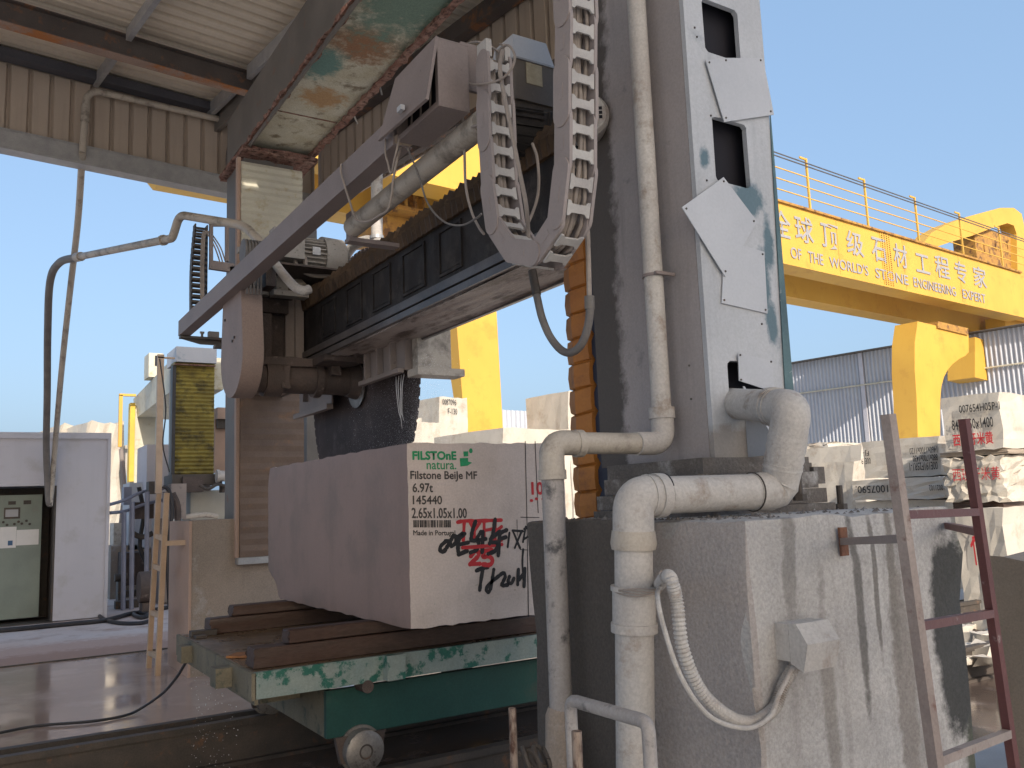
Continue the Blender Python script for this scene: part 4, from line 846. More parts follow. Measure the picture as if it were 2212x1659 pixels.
spray([[(612,1065),(640,1030),(672,1030),(668,1065),(605,1128)],[(605,1128),(682,1124)],[(778,1018),(718,1022)],[(718,1022),(708,1070),(755,1066),(783,1098),(760,1132),(708,1128)]], .026, INKR)
stencil('10', 1092, 480, 1186, 580, INKR, .02)
spray([[(1086,626),(1093,626)],[(1126,612),(1132,613)],[(1178,615),(1186,616)]], .018, INKR)
spray([[(412,950),(375,985),(372,1022),(400,1025),(428,985),(440,952),(412,945)],[(474,905),(450,950),(457,985),(490,960),(495,915),(474,905)],[(495,925),(545,885)],[(563,888),(522,930),(510,990),(515,1052)],[(522,972),(590,957)],[(515,1052),(582,1022)],
 [(648,792),(622,870),(612,940)],[(612,940),(668,950),(660,1010),(608,1036)],[(690,872),(658,935),(728,928)],[(706,872),(700,1032)],[(802,775),(786,880),(758,965)],[(765,930),(838,870)],[(778,955),(822,962),(802,1020),(748,1046)],[(892,858),(842,890),(832,980),(826,1058)],[(832,932),(886,914)]], .024, INKB)
spray([[(916,880),(902,992)],[(945,870),(1000,1002)],[(1010,872),(958,998)],[(940,862),(1022,868)],[(1044,832),(1022,952)],[(1032,850),(1076,842),(1070,900),(1030,930)]], .014, INKB)
spray([[(1024,1010),(1018,1120),(1030,1290)]], .014, INKB)
spray([[(656,1178),(700,1160),(745,1152)],[(706,1165),(692,1250),(682,1330)],[(792,1170),(776,1270),(758,1342),(734,1330),(752,1288),(832,1220)],[(842,1212),(868,1196),(882,1228),(855,1292),(902,1290)],[(915,1225),(905,1268),(932,1276),(950,1240)],[(986,1170),(980,1286)],[(1036,1162),(1030,1302)],[(990,1250),(1036,1190)]], .023, INKB)
for ln_ in ([(1040,160),(1054,800),(1066,1545)],[(1118,160),(1132,500),(1142,722)]): spray([ln_], .0055, INKB, 'saw_mark')
for ln_ in ([(1004,757),(1150,760)],[(975,778),(978,900)],[(1000,1012),(1062,1016)]): spray([ln_], .004, INKB, 'saw_mark')
mb = MB()
for (a, b) in ((905,578),(1180,690),(330,1440),(770,1518),(545,1418),(300,1512),(960,1330),(660,1290)):
    p = z6(a,b); mb.prism([(p.x+random.uniform(.004,.012)*cos(k*pi/3), -.0006, p.z+random.uniform(.003,.007)*sin(k*pi/3)) for k in range(6)], (0,-.001,0))
O('chip_mark', mb, YARDST, blk)

# ================================================================ CART AND TIMBERS
cart = thing('stone_cart', (.9, 1.35, .15), 'low rail cart with peeling teal frame carrying the block', 'rail cart')
zd = .765
mb = MB(); mb.box(-.72, 2.9, .38, 2.30, zd-.02, zd); mb.box(-.70,2.9,.40,2.28,zd-.045,zd-.021); O('deck', mb, DECK, cart)
mb = MB(); mb.box(-.725, 2.9, .365, .395, .635, zd+.006); mb.bevel(.004,1); O('front_beam', mb, TEALW, cart)
mb = MB(); mb.box(-.745, -.721, .365, 2.30, .63, zd+.004); mb.box(-.72,-.70,.4,2.28,.6,.72); mb.bevel(.003,1); O('end_beam', mb, OLIVE, cart)
mb = MB(); mb.box(-.70, 2.9, 2.27, 2.30, .635, zd-.022); O('rear_beam', mb, OLIVE, cart)
for (pa, pb, yt) in ((392,416,1375),(466,502,1434)):
    y = at(pb, yt+6, 'x', -.745).y; x = at(pa, yt, 'y', y).x; mb = MB(); mb.box(max(x,-.92), -.746, y, y+.13, .645, .75); mb.bevel(.004,1); O('end_stub', mb, OLIVE, cart)
b0 = at(828,1450,'y',.36); mb = MB(); mb.box(b0.x, b0.x+.11, .30, .364, .64, .775); mb.bevel(.005,1); O('side_stub', mb, TEALW, cart)
mb = MB(); mb.box(-.30, 2.5, .48, .52, .345, .60); mb.bevel(.004,1); O('side_girder', mb, TEAL, cart)
mb = MB(); mb.box(-.30, -.26, .521, 2.15, .345, .60); mb.box(-.25, 2.5, 2.11, 2.15, .345, .60); mb.box(-.55,-.31,.9,.98,.5,.59); mb.box(-.55,-.31,1.6,1.7,.5,.59); O('end_girder', mb, OLIVE, cart)
mb = MB(); mb.cyl((-.10,.36,.615),(-.10,.48,.612),.035,seg=14); O('axle_stop', mb, CASTD, cart)
for (x, y) in ((-.105,.40),(1.45,.40),(-.105,2.16),(1.45,2.16)):
    mb = MB(); mb.cyl((x,y,.264),(x,y+.07,.264),.112,seg=36); mb.cyl((x,y+.07,.264),(x,y+.085,.264),.128,seg=36); mb.cyl((x,y-.012,.264),(x,y,.264),.085,.108,seg=36); mb.bevel(.004,1,40)
    wh = O('wheel', mb, WHEEL, cart)
    mb = MB(); mb.tube([(x+.036*cos(2*pi*k/24),y-.0135,.264+.036*sin(2*pi*k/24)) for k in range(25)],.005,6); h = O('hub_ring', mb, IRON, cart); h.parent = wh
    mb = MB(); mb.prism([(x-.15,y+.06,.345),(x+.15,y+.06,.345),(x+.12,y+.06,.20),(x-.12,y+.06,.20)],(0,.04,0)); O('axle_box', mb, CASTD, cart)
def timber(x0,x1,y0,y1,z0,z1,lab,mat=WOODR):
    mb = MB(); mb.box(x0,x1,y0,y1,z0,z1); bmesh.ops.subdivide_edges(mb.bm, edges=mb.bm.edges[:], cuts=5)
    for v in mb.bm.verts: v.co += Vector((random.uniform(-.006,.006),random.uniform(-.003,.003),random.uniform(-.002,.002)))
    mb.bevel(.005,1,50); return O('timber', mb, mat, label=lab, cat='timber', group='timbers on the cart deck')
timber(-.70, 2.4, .49, .63, zd+.002, .872, 'thick dark wet timber along the front of the cart deck')
timber(-.50, 2.4, .51, .62, .876, .946, 'reddish upper timber on the front timber, directly under the block')
timber(-.56, 2.4, 2.10, 2.24, zd+.002, .872, 'thick dark timber along the back of the cart deck')
timber(-.40, 2.4, 2.11, 2.23, .876, .946, 'reddish upper timber on the back timber, below the far end of the block')
p = at(430,1376,'z',zd); mb = MB(); mb.box(p.x-.05,p.x+.12,p.y,p.y+.08,zd+.002,zd+.04); mb.box(p.x-.04,p.x+.03,p.y-.1,p.y-.002,zd+.002,zd+.02); mb.bevel(.004,1); O('iron_clamp', mb, IRON, label='small black iron clamp lying on the far corner of the cart deck', cat='clamp')
p = at(520,1418,'z',zd); mb = MB(); mb.prism([(p.x-.09,p.y-.02,zd+.002),(p.x+.02,p.y-.1,zd+.002),(p.x+.12,p.y+.02,zd+.002),(p.x,p.y+.09,zd+.002)],(0,0,.012)); O('plate_scrap', mb, M('orange_rust_scrap',(.34,.15,.05),(.22,.09,.035),8,.7,fine=.2), label='orange rusty plate scrap in the water on the cart deck', cat='scrap')

# drops of water
mb = MB(); rr = random.Random(5)
for k in range(170):
    y = rr.choice((.55,1.15,1.3,1.4,.75,.95))+rr.gauss(0,.04); z = .62*(rr.random()**1.3); mb.ball((-.76-.05*rr.random()+(rr.gauss(0,.03)), y, .02+z), rr.uniform(.0014,.003), 1)
O('dripping_water', mb, WATER, label='water dripping off the end of the cart in strings of drops', cat='water drops', kind='stuff')
MIST = M('white_water_spray', (.80,.79,.79), (.70,.69,.70), 3, .4, fine=0)
mb = MB()
def drop(c, r):                                       # a tiny four sided drop
    vs = [mb.bm.verts.new(Vector(c)+Vector(d)*r) for d in ((0,0,1.6),(.9,0,-.5),(-.45,.8,-.5),(-.45,-.8,-.5))]
    for f in ((0,1,2),(0,2,3),(0,3,1),(1,3,2)): mb.bm.faces.new([vs[i] for i in f])
for k in range(6500):
    y = 1.46+abs(rr.gauss(0,.22))+(1.3*rr.random()**5); z = 1.965+.72*rr.random()**1.6; drop((.806+rr.gauss(0,.008), y, z), rr.uniform(.0005,.0015)*(1.9 if rr.random()<.05 else 1))
for k in range(700):
    y = 1.42-abs(rr.gauss(0,.20)); z = 1.98+.72*rr.random(); drop((.80+rr.gauss(0,.05), y, z), rr.uniform(.0007,.0026))
for k in range(2600):
    y = 1.2+2.5*rr.random()**1.3; z = 1.955+abs(rr.gauss(0,.03)); drop((.80+rr.gauss(0,.02), y, z), rr.uniform(.0008,.0028))
O('blade_spray', mb, MIST, label='fine water spray thrown round the turning saw blade above the block', cat='water spray', kind='stuff')
mb = MB()
for k in range(4):
    y0 = 1.86-.05*k; P = [(.79,y0,2.62),(.77,y0-.03+.02*k-.05*rr.random(),2.52),(.77,y0-.08+.03*k,2.38-.05*rr.random()),(.78,y0-.1+.035*k,2.2+.1*rr.random())]; mb.tube(spline(P,6),[.0028*(1-i/24)+.0009 for i in range(19)],6)
O('water_jet', mb, MIST, label='white water jets pouring from the guard over the blade rim', cat='water jet', kind='stuff')

# ================================================================ FEED PIPES ON THE LEFT
def hose(name, pts, r, mat, lab, cat, seg=12, rad=None, grp=None):
    P = [at(a,b,'y',y) for a,b,y in pts]; mb = MB(); mb.tube(arc_path(P, rad, 7) if rad else spline(P, 8), r, seg); return O(name, mb, mat, label=lab, cat=cat, group=grp)
fp = thing('feed_pipe', tuple(at(300,530,'y',5.4)), 'grey brown feed pipe crossing the sky from the carriage to the booth', 'feed pipe')
P = [at(a,b,'y',y) for a,b,y in ((655,622,2.75),(560,520,3.3),(528,487,3.7),(388,464,4.6),(377,500,4.75),(372,515,4.8),(165,556,7.6))]
mb = MB(); mb.tube(arc_path(P, .16, 8), .042, 16); O('rigid_pipe', mb, PVCM, fp)
mb = MB(); mb.tube([P[-1]+(P[-2]-P[-1])*.06, P[-1]], .058, 16); q0 = P[5]; mb.tube([q0+(P[6]-q0)*.07,q0+(P[6]-q0)*.085],.056,16); O('pipe_joint', mb, PVCM, fp)
P2 = spline([P[-1], at(128,568,'y',8.2), at(108,610,'y',8.8), at(103,720,'y',9.6), at(102,850,'y',10.4), at(100,960,'y',11.2), at(103,1040,'y',11.45), at(106,1085,'y',11.5), at(112,1088,'y',11.5)], 8)
mb = MB(); mb.tube(P2, .05, 14); O('hanging_hose', mb, HOSE, fp)
hp = thing('roof_hose', tuple(at(170,500,'y',8)), 'dusty grey pipe dropping from the roof edge into the booth in one long thin line', 'pipe')
F = lambda a,b: rot(at(a,b,'y',7.15,ENV), ENV)
e1, e2 = F(187,192), F(492,262)
mb = MB(); dn = Vector((0,0,-1)); top_ = [e2, e1, e1+dn*.5]; mb.tube(arc_path([e2, e1, F(178,330)], .2, 8), .042, 14); O('roof_pipe', mb, PVCM, hp)
mb = MB(); mb.tube([F(186,225),F(183,262)],.052,12); O('tape_wrap', mb, PVCM, hp)
mb = MB(); mb.tube(spline([F(178,330), at(168,480,'y',8.0), at(150,640,'y',9), at(133,800,'y',10), at(120,950,'y',11.2), at(113,1040,'y',11.45), at(108,1092,'y',11.5)], 8), .042, 12); O('hanging_hose', mb, PVCM, hp)
mb = MB(); mb.tube(spline([e2, F(518,268), F(505,300), F(497,345), F(504,392)], 8), .06, 12); O('bent_hose', mb, HOSE, hp)

# small cable chain on its frame at the far end of the arm
sc_ = thing('small_cable_chain', tuple(at(440,570,'y',4.6)), 'narrow dark cable chain on a pale frame above the far end of the arm', 'cable chain')
yq = 4.55
def Q(px, py): return at(px, py, 'y', yq)
mb = MB(); mb.bar(Q(456,484),Q(456,575),.035,.035,up=(0,1,0)); mb.bar(Q(490,484),Q(490,565),.035,.035,up=(0,1,0)); mb.bar(Q(452,572),Q(505,580),.05,.09); mb.bar(Q(452,486),Q(494,486),.03,.03); mb.bar(Q(500,577),Q(512,640),.05,.05,up=(0,1,0)); O('chain_frame', mb, LILAC, sc_)
prev = None
for k in range(15):
    t = k/14; a = Q(424-8*sin(min(1,t*1.4)*pi*.5), 492+170*t); b = Q(447-2*t, 492+170*t)
    mb = MB(); mb.box(a.x,b.x,yq+.0,yq+.012,a.z-.012,a.z+.012); mb.box(a.x,b.x,yq+.09,yq+.10,a.z-.012,a.z+.012); mb.box(a.x-.012,a.x,yq,yq+.1,a.z-.045,a.z+.045); mb.box(b.x,b.x+.012,yq,yq+.1,a.z-.045,a.z+.045); O('chain_link', mb, IRON, sc_)
for k in range(3):
    mb = MB(); mb.tube(spline([Q(434+3*k,650),Q(434+3*k,560),Q(440+3*k,500),Q(462+k*6,530),Q(478+k*6,575)]),.008,6); O('cable', mb, CABLE, sc_)

# ================================================================ BOOTH, CONTROL PANEL, FLOOR HOSES, TAN LADDER
bo = thing('control_booth', (-1.5, 12.2, 0), 'pale lilac white sheet metal booth with a dark opening at the far left', 'booth')
by0 = 11.6; bx1 = -.06; ox1 = at(118,1200,'y',by0).x; oz = at(60,1050,'y',by0).z
mb = MB(); mb.box(ox1,bx1,by0,by0+.05,0.02,3.0); mb.box(-4.0,ox1-.001,by0,by0+.05,oz,3.0); mb.box(bx1-.05,bx1-.002,by0+.051,by0+1.7,.02,3.0); mb.box(-4,bx1-.051,by0+1.65,by0+1.7,.02,3.0); mb.box(-4.0,bx1-.051,by0+.051,by0+1.64,2.94,3.0)
O('booth_wall', mb, BOOTH, bo)
mb = MB(); mb.box(-4.05,bx1+.03,by0-.03,by0+.0-.001,2.93,3.03); mb.box(bx1-.02,bx1+.03,by0-.028,by0-.001,0,2.929); O('booth_trim', mb, BOOTH, bo)
mb = MB(); mb.box(ox1-.03,ox1-.001,by0,by0+.9,.02,oz-.001); mb.box(-4,bx1-.06,by0+.95,by0+1.0,.02,oz); O('booth_inside', mb, IRON, bo)
mb = MB(); mb.box(-4,ox1,by0-.04,by0+.9,0,.018); O('booth_sill', mb, IRON, bo)
cp = thing('control_cabinet', (-1.6, 11.9, .05), 'grey green control cabinet with small screen, knobs and taped papers inside the booth', 'control cabinet')
py = 11.95
def K(px, p_): return at(px, p_, 'y', py)
k1 = K(92,1068); mb = MB(); mb.box(-3.2,k1.x,py,py+.5,.08,k1.z); mb.bevel(.01,1); O('panel_case', mb, PANEL, cp)
def kb(x0,y0,x1,y1,mat,name,d=.01): a,b = K(x0,y0),K(x1,y1); mb = MB(); mb.box(a.x,b.x,py-d,py-.001,b.z,a.z); return O(name, mb, mat, cp)
kb(9,1097,43,1120,IRON,'screen_frame'); kb(12,1101,39,1116,M('grey_screen',(.30,.31,.33),(.27,.28,.30),3,.25,fine=0),'screen',.012)
kb(18,1083,34,1090,IRON,'indicator'); kb(51,1081,67,1089,IRON,'indicator')
kb(0,1139,34,1183,PAPER,'paper_sheet',.004); kb(36,1145,83,1176,PAPER,'paper_sheet',.004); kb(17,1168,27,1178,M('blue_print',(.06,.12,.22),(.05,.1,.18),3,.8),'paper_stamp',.006)
for (a,b) in ((7,1128),(15,1134),(31,1132),(47,1131),(57,1125),(40,1127),(64,1132)):
    c = K(a,b); mb = MB(); mb.cyl((c.x,py-.03,c.z),(c.x,py-.001,c.z),.02,seg=12); O('knob', mb, IRON, cp)
def floor_hose(pts, r, mat, lab, name='floor_hose'):
    mb = MB(); mb.tube(spline([Vector((p.x,p.y,r+.006)) for p in (at(a,b,'z',.01) for a,b in pts)], 8), r, 8); return O(name, mb, mat, label=lab, cat='hose', group='black hoses on the floor')
floor_hose([(-20,1368),(5,1366),(60,1361),(150,1352),(215,1346),(245,1340),(280,1330),(300,1328),(322,1332),(305,1338),(290,1330),(330,1322),(362,1316)], .035, HOSEB, 'long black hose snaking along the dry floor before the booth with a loop')
floor_hose([(210,1322),(216,1335),(235,1345),(265,1350),(300,1350),(320,1346)], .03, HOSEB, 'short black hose curling out from the corner of the booth')
P = [Vector((p.x,p.y,.02)) for p in (at(a,b,'z',.02) for a,b in ((-10,1585),(80,1568),(200,1558),(272,1545)))] + [at(310,1527,'y',3.6), at(352,1497,'y',3.3), at(380,1465,'y',2.9), at(402,1430,'y',2.45)]
mb = MB(); mb.tube(spline(P,8),.011,8); O('thin_hose', mb, HOSEB, label='thin dark hose trailing from the cart across the wet slab', cat='hose')
tl = thing('tan_ladder', (-.33, 5.4, 0), 'slim tan steel ladder standing against the mud stained far pedestal', 'ladder')
A0_, A1_ = at(321,1443,'z',0), at(343,1065,'y',5.55); B0_, B1_ = at(340,1460,'z',0), at(360,1065,'y',5.25)
for a, b in ((A0_,A1_),(B0_,B1_)):
    mb = MB(); mb.bar(a,b,.05,.05,up=(0,1,0)); O('stile', mb, TAN, tl)
for (a,b,c,d) in ((337,1157,352,1165),(333,1222,350,1232),(328,1322,343,1332),(325,1410,341,1418)):
    p = A0_+(A1_-A0_)*((1443-b)/378); q = B0_+(B1_-B0_)*((1460-d)/395); mb = MB(); mb.bar(p,q,.04,.05); O('rung', mb, TAN, tl)
mb = MB(); mb.bar(B0_+(B1_-B0_)*.72, B0_+(B1_-B0_)*.72+Vector((.2,-.1,0)), .04,.05); O('wall_bracket', mb, TAN, tl)

# ================================================================ SECOND SAW IN THE BACKGROUND
m2 = thing('background_saw', (1.4, 13, 0), 'second stone saw in the left background with stained yellow bellows', 'stone saw')
Y2 = 12.5
def S(px, py, y=Y2): return at(px, py, 'y', y)
def sb(x0,y0,x1,y1,y,dep,mat,name,bev=.02,lab=None):
    a, b = S(x0,y0,y), S(x1,y1,y); mb = MB(); mb.box(a.x,b.x,y,y+dep,max(b.z,.0),a.z); mb.bevel(bev,1); return O(name, mb, mat, m2, label=lab)
a, b = S(376,782), S(461,1025); mb = MB(); rings = []
for i in range(57):
    z = b.z+(a.z-b.z)*i/56; o = .03 if i % 2 else 0; rings.append([(a.x,Y2-o,z),(b.x,Y2-o,z),(b.x,Y2+.3,z),(a.x,Y2+.3,z)])
mb.ring_loft(rings); O('bellows', mb, YELB, m2, smooth=False)
mb = MB(); a, b = S(372,790), S(376,1025); mb.box(a.x,b.x,Y2-.05,Y2+.1,b.z,a.z); O('bellows_rail', mb, HOSEB, m2)
sb(381,748,468,785,Y2-.1,.9,PAINTW,'cap_box',lab='rusty white cap above the bellows')
sb(380,790,455,1060,Y2+.31,.6,PAINTS,'column'); sb(378,785,466,791,Y2-.12,.5,RUSTE,'rust_strip')
mb = MB(); p0, p1 = S(345,752,15.5), S(405,745,Y2+.2)
q0, q1, q2, q3 = S(288,862,20), S(292,905,20), S(378,838,Y2+.4), S(378,768,Y2+.4)
mb.prism([q0,q1,q2,q3],(.9,.0,0)); O('top_beam', mb, CREAM, m2)
sb(322,762,352,815,16,.6,CREAM,'gear_box'); sb(335,768,344,790,15.98,.01,HOLE,'box_window',.001)
sb(288,872,334,1050,19.5,.8,CREAM,'column',lab='far white column of the second saw'); sb(282,870,289,1040,19.4,.3,M('bright_yellow_bellows',(.60,.42,.05),(.5,.34,.05),3,.6),'bellows')
sb(258,853,263,965,19,.1,YEL,'yellow_frame',.01); sb(258,850,294,856,19,.1,YEL,'yellow_frame',.01)
sb(341,765,350,1065,12.2,.08,TAN,'mast',.01); sb(341,770,378,775,12.2,.06,TAN,'mast',.01)
sb(318,960,372,1180,14.5,1.2,M('pinkish_white_wall',(.50,.46,.46),(.44,.40,.40),1.5,.8,fine=.06),'bed_wall'); sb(280,1043,335,1185,15,.9,PAINTW,'bed_box')
sb(372,1025,480,1045,Y2-.1,.8,IRON,'slide'); sb(395,1030,440,1062,Y2-.2,.4,CASTD,'slide_casting'); sb(370,1045,402,1120,Y2-.3,.5,DUSTL,'bracket')
a, b = S(465,1030), S(512,1030); mb = MB(); mb.cyl((a.x,Y2-.3,a.z),(b.x+.3,Y2-.3,b.z),.10,seg=20); mb.cyl((a.x-.05,Y2-.3,a.z),(a.x,Y2-.3,a.z),.12,seg=20); O('cylinder', mb, PVC, m2)
mb = MB(); mb.box(a.x+.05,b.x+.3,Y2-.35,Y2-.1,a.z-.30,a.z-.15); O('cylinder_bracket', mb, IRON, m2)
sb(412,1060,500,1130,12.9,1,M('greenish_white_concrete',(.50,.50,.45),(.42,.41,.37),1.5,.85,fine=.1),'pedestal'); sb(345,1120,372,1300,13.0,.8,DUSTL,'pedestal')
sb(464,895,500,1020,14,.4,PINK,'rear_post'); sb(470,880,515,905,13.8,.3,PINK,'rear_beam')
sb(240,1180,330,1305,15,1,CONCP,'pedestal')
for (pts, r_, m_, nm, y_) in ((((372,1065),(384,1100),(380,1180),(384,1290)),.06,CASTD,'drain_hose',12.2),(((352,1050),(366,1062),(372,1110),(362,1200),(366,1310)),.035,HOSEB,'cable',12.0),(((300,1052),(310,1110),(302,1180),(318,1230),(300,1290)),.04,HOSEB,'cable',13.5),(((395,1118),(440,1112),(470,1116)),.05,PVCM,'pipe',12.3),(((430,1048),(450,1056),(470,1046),(490,1052)),.03,IRON,'cable',12.1),(((262,970),(268,1060),(262,1150),(270,1220)),.05,DUSTL,'pipe',16),(((283,1150),(306,1160),(330,1152)),.05,IRON,'pipe',13),(((345,775),(358,880),(352,960),(366,1020)),.012,HOSEB,'cable',12.2)):
    mb = MB(); mb.tube(spline([S(a,b,y_) for a,b in pts],6), r_, 8); O(nm, mb, m_, m2)
sb(322,1040,345,1066,12.6,.3,IRON,'switch_box'); sb(356,1062,380,1085,12.3,.2,DUSTL,'switch_box'); sb(268,1052,284,1090,14,.3,BLUEST,'switch_box'); sb(290,1085,332,1120,13.2,.3,CASTD,'gear_case'); sb(470,905,500,925,13.9,.1,IRON,'rust_strip'); sb(246,1130,262,1180,15.5,.6,PVCM,'tank')
sb(268,1195,316,1262,14.2,.9,CASTD,'pump_body',.08); sb(250,1300,300,1312,12.8,.2,IRON,'track'); sb(255,1278,320,1286,14.0,.2,IRON,'track')
mb = MB()
for (pts) in (((237,1090),(270,1080),(310,1062),(352,1056)),((237,1108),(270,1104),(310,1090),(352,1080))): mb.tube(spline([at(a,b,'y',12.4+.3*i) for i,(a,b) in enumerate(pts)],6),.03,8)
for (x,t,b_) in ((268,1106,1270),(286,1084,1275),(318,1062,1290)):
    p = at(x,t,'y',12.6); mb.tube([p, Vector((p.x+.02,p.y,0))],.04,8)
O('blue_handrail', mb, BLUEST, label='bluish steel handrail between the booth and the second saw', cat='handrail')
for (x0,y0,x1,y1,y,mat,lab) in ((300,1235,330,1300,11.4,CASTD,'brown scrap casting standing behind the tan ladder'),(248,1240,275,1255,13.5,IRON,'dark pipe piece lying by the blue handrail')):
    a, b = at(x0,y0,'y',y), at(x1,y1,'y',y); mb = MB(); mb.cyl((a.x,y,(a.z+b.z)/2),(b.x,y,(a.z+b.z)/2),abs(a.z-b.z)/2,seg=14); mb.box(a.x+.05,b.x-.05,y-.1,y+.2,0,max(.05,b.z)); mb.bevel(.02,1); O('scrap_piece', mb, mat, label=lab, cat='scrap')
# ================================================================ SHED ROOF (turned by ENV)
sh = thing('steel_shed', tuple(rot((-4,6,0),ENV)), 'open steel shed roof with beige corrugated sheets and hanging cladding over the saw', 'shed')
RX0, RX1, RY0, RY1, RZ = -13, 3.25, -1.0, 7.35, 7.25
HOLES = []                                            # two small roof holes, placed to let the sun patches through
for xa, xb, ya, yb in ((-.34,-.07,.76,.98),(-.21,-.04,.42,.46)):
    c = rot(((xa+xb)/2,(ya+yb)/2,0),-ENV); HOLES.append((c.x-(xb-xa)/2, c.x+(xb-xa)/2, c.y-(yb-ya)/2, c.y+(yb-ya)/2))
xsp = sorted({RX0, RX1} | {h[0] for h in HOLES} | {h[1] for h in HOLES})
for xa, xb in zip(xsp, xsp[1:]):
    cut = sorted((h[2], h[3]) for h in HOLES if h[0] <= (xa+xb)/2 <= h[1])
    mb = MB(ENV); mb.wave((xa, RY0, RZ), (0,1,0), int((RY1-RY0)/.19)+1, .19, (0,0,1), .05, (xb-xa,0,0))
    for y0_, y1_ in cut:
        bmesh.ops.bisect_plane(mb.bm, geom=mb.bm.verts[:]+mb.bm.edges[:]+mb.bm.faces[:], plane_co=rot((0,y0_,0),ENV), plane_no=rot((0,1,0),ENV))
        bmesh.ops.bisect_plane(mb.bm, geom=mb.bm.verts[:]+mb.bm.edges[:]+mb.bm.faces[:], plane_co=rot((0,y1_,0),ENV), plane_no=rot((0,1,0),ENV))
        bmesh.ops.delete(mb.bm, geom=[f for f in mb.bm.faces if y0_ < rot(f.calc_center_median(),-ENV).y < y1_], context='FACES')
    O('roof_sheet', mb, ROOFM, sh, smooth=False)
    ys = [RY0] + [v for c in cut for v in c] + [RY1]
    for ya, yb in zip(ys[::2], ys[1::2]):
        mb = MB(ENV); mb.box(xa+.0005,xb-.0005,ya,yb,RZ+.06,RZ+.065); O('roof_cover', mb, CLAD, sh)
fz0, fz1 = 6.02, 7.08
mb = MB(ENV); mb.wave((RX0, 7.30, fz0), (1,0,0), int((RX1-RX0)/.235), .235, (0,1,0), .05, (0,0,fz1-fz0), duty=.12); O('end_cladding', mb, CLAD, sh, smooth=False)
mb = MB(ENV); mb.box(RX0,RX1,7.36,7.38,fz0,RZ); O('cladding_back', mb, CLAD, sh)
mb = MB(ENV); mb.box(RX0,RX1,7.20,7.26,5.98,6.20); mb.box(RX0,RX1,7.14,7.34,5.95,5.978); mb.box(RX0,RX1,7.22,7.255,6.21,6.235); mb.bevel(.004,1); O('lower_girt', mb, GALV, sh)
mb = MB(ENV); mb.box(RX0,RX1,7.12,7.29,7.09,7.20); O('upper_girt', mb, M('slate_blue_steel',(.085,.088,.105),(.07,.072,.088),3,.6), sh)
iy = 6.0; iz = at(0,50,'y',iy,ENV).z
def ibeam(axis, c, z0, z1, a, b, mat, name, wd=.16):
    mb = MB(ENV)
    for (w_, za, zb) in ((wd/2,z0,z0+.014),(.006,z0+.0145,z1-.0145),(wd/2,z1-.014,z1)):
        if axis == 'x': mb.box(a,b,c-w_,c+w_,za,zb)
        else: mb.box(c-w_,c+w_,a,b,za,zb)
    return O(name, mb, mat, sh)
ibeam('x', iy, iz, iz+.27, RX0, 1.75, IBEAM, 'main_beam', .15)
mb = MB(ENV); mb.box(RX0,1.75,iy-.08,iy+.08,iz-.012,iz-.001); O('beam_flange', mb, M('orange_rusted_flange',(.34,.25,.20),(.22,.15,.12),1.6,.8,c3=(.36,.14,.045),s3=2.6,t3=.52,w3=.05,fine=.2), sh)
ibeam('x', 2.2, iz, iz+.27, RX0, 3.2, IBEAM, 'main_beam', .15)
for (x, za, zb, m_) in ((1.72,6.86,7.1,GREYD),(1.60,7.02,7.2,GALV),(.15,7.06,7.2,GALV),(-1.9,7.06,7.2,GALV),(-4.0,7.06,7.2,GALV),(-6.2,7.06,7.2,GALV),(2.5,7.06,7.2,GALV)):
    mb = MB(ENV); mb.box(x-.03,x+.03,RY0,5.9,za,zb); mb.box(x-.03,x+.03,6.1,7.28,za,zb) if x != 1.72 else mb.box(x-.03,x+.03,5.9,7.28,za,zb); O('purlin', mb, m_, sh)
# side cladding at the right
mb = MB(ENV); mb.wave((3.22, 1.2, 5.95), (0,1,0), int(6.1/.235), .235, (1,0,0), .05, (0,0,1.15), duty=.12); O('side_cladding', mb, CLAD, sh, smooth=False)
mb = MB(ENV); mb.box(3.05,3.2,1.2,7.3,6.95,7.15); mb.box(3.1,3.2,1.2,7.3,5.93,6.02); O('side_girt', mb, IBEAM, sh)
mb = MB(ENV); mb.box(3.28,3.3,1.2,7.3,5.95,7.2); O('cladding_back', mb, CLAD, sh)
for (x, y) in ((-6.5,7.2),(3.15,7.25),(-12.8,7.2)):
    mb = MB(ENV); mb.box(x-.09,x+.09,y-.09+.12,y+.09+.12,0,5.94); O('post', mb, GREYD, sh)
for (a, b, c) in (((690,0),(700,35),5.0),((817,170),(825,205),4.5),((760,238),(772,268),4.6)):
    p, q = rot(at(*a,'y',c,ENV),ENV), rot(at(*b,'y',c,ENV),ENV); mb = MB(); mb.tube([p,q],.012,6); O('hanger_rod', mb, GALV, sh)
# unseen roof wing behind the camera, added to keep direct sun off the saw
mb = MB(ENV); mb.box(-7.3,-1.0,-19.3,RY0-.01,RZ+.03,RZ+.08); O('roof_cover', mb, CLAD, sh)
mb = MB(ENV); mb.wave((-7.3, -19.3, RZ), (0,1,0), int(18.2/.21), .21, (0,0,-1), .028, (6.3,0,0)); O('roof_sheet', mb, ROOFM, sh, smooth=False)
for (x, y) in ((-1.2,-19.0),(-7.2,-19.0),(-7.2,-10.0),(-12.8,-.8)):
    mb = MB(ENV); mb.box(x-.1,x+.1,y-.1,y+.1,0,RZ-.03); O('post', mb, GREYD, sh)

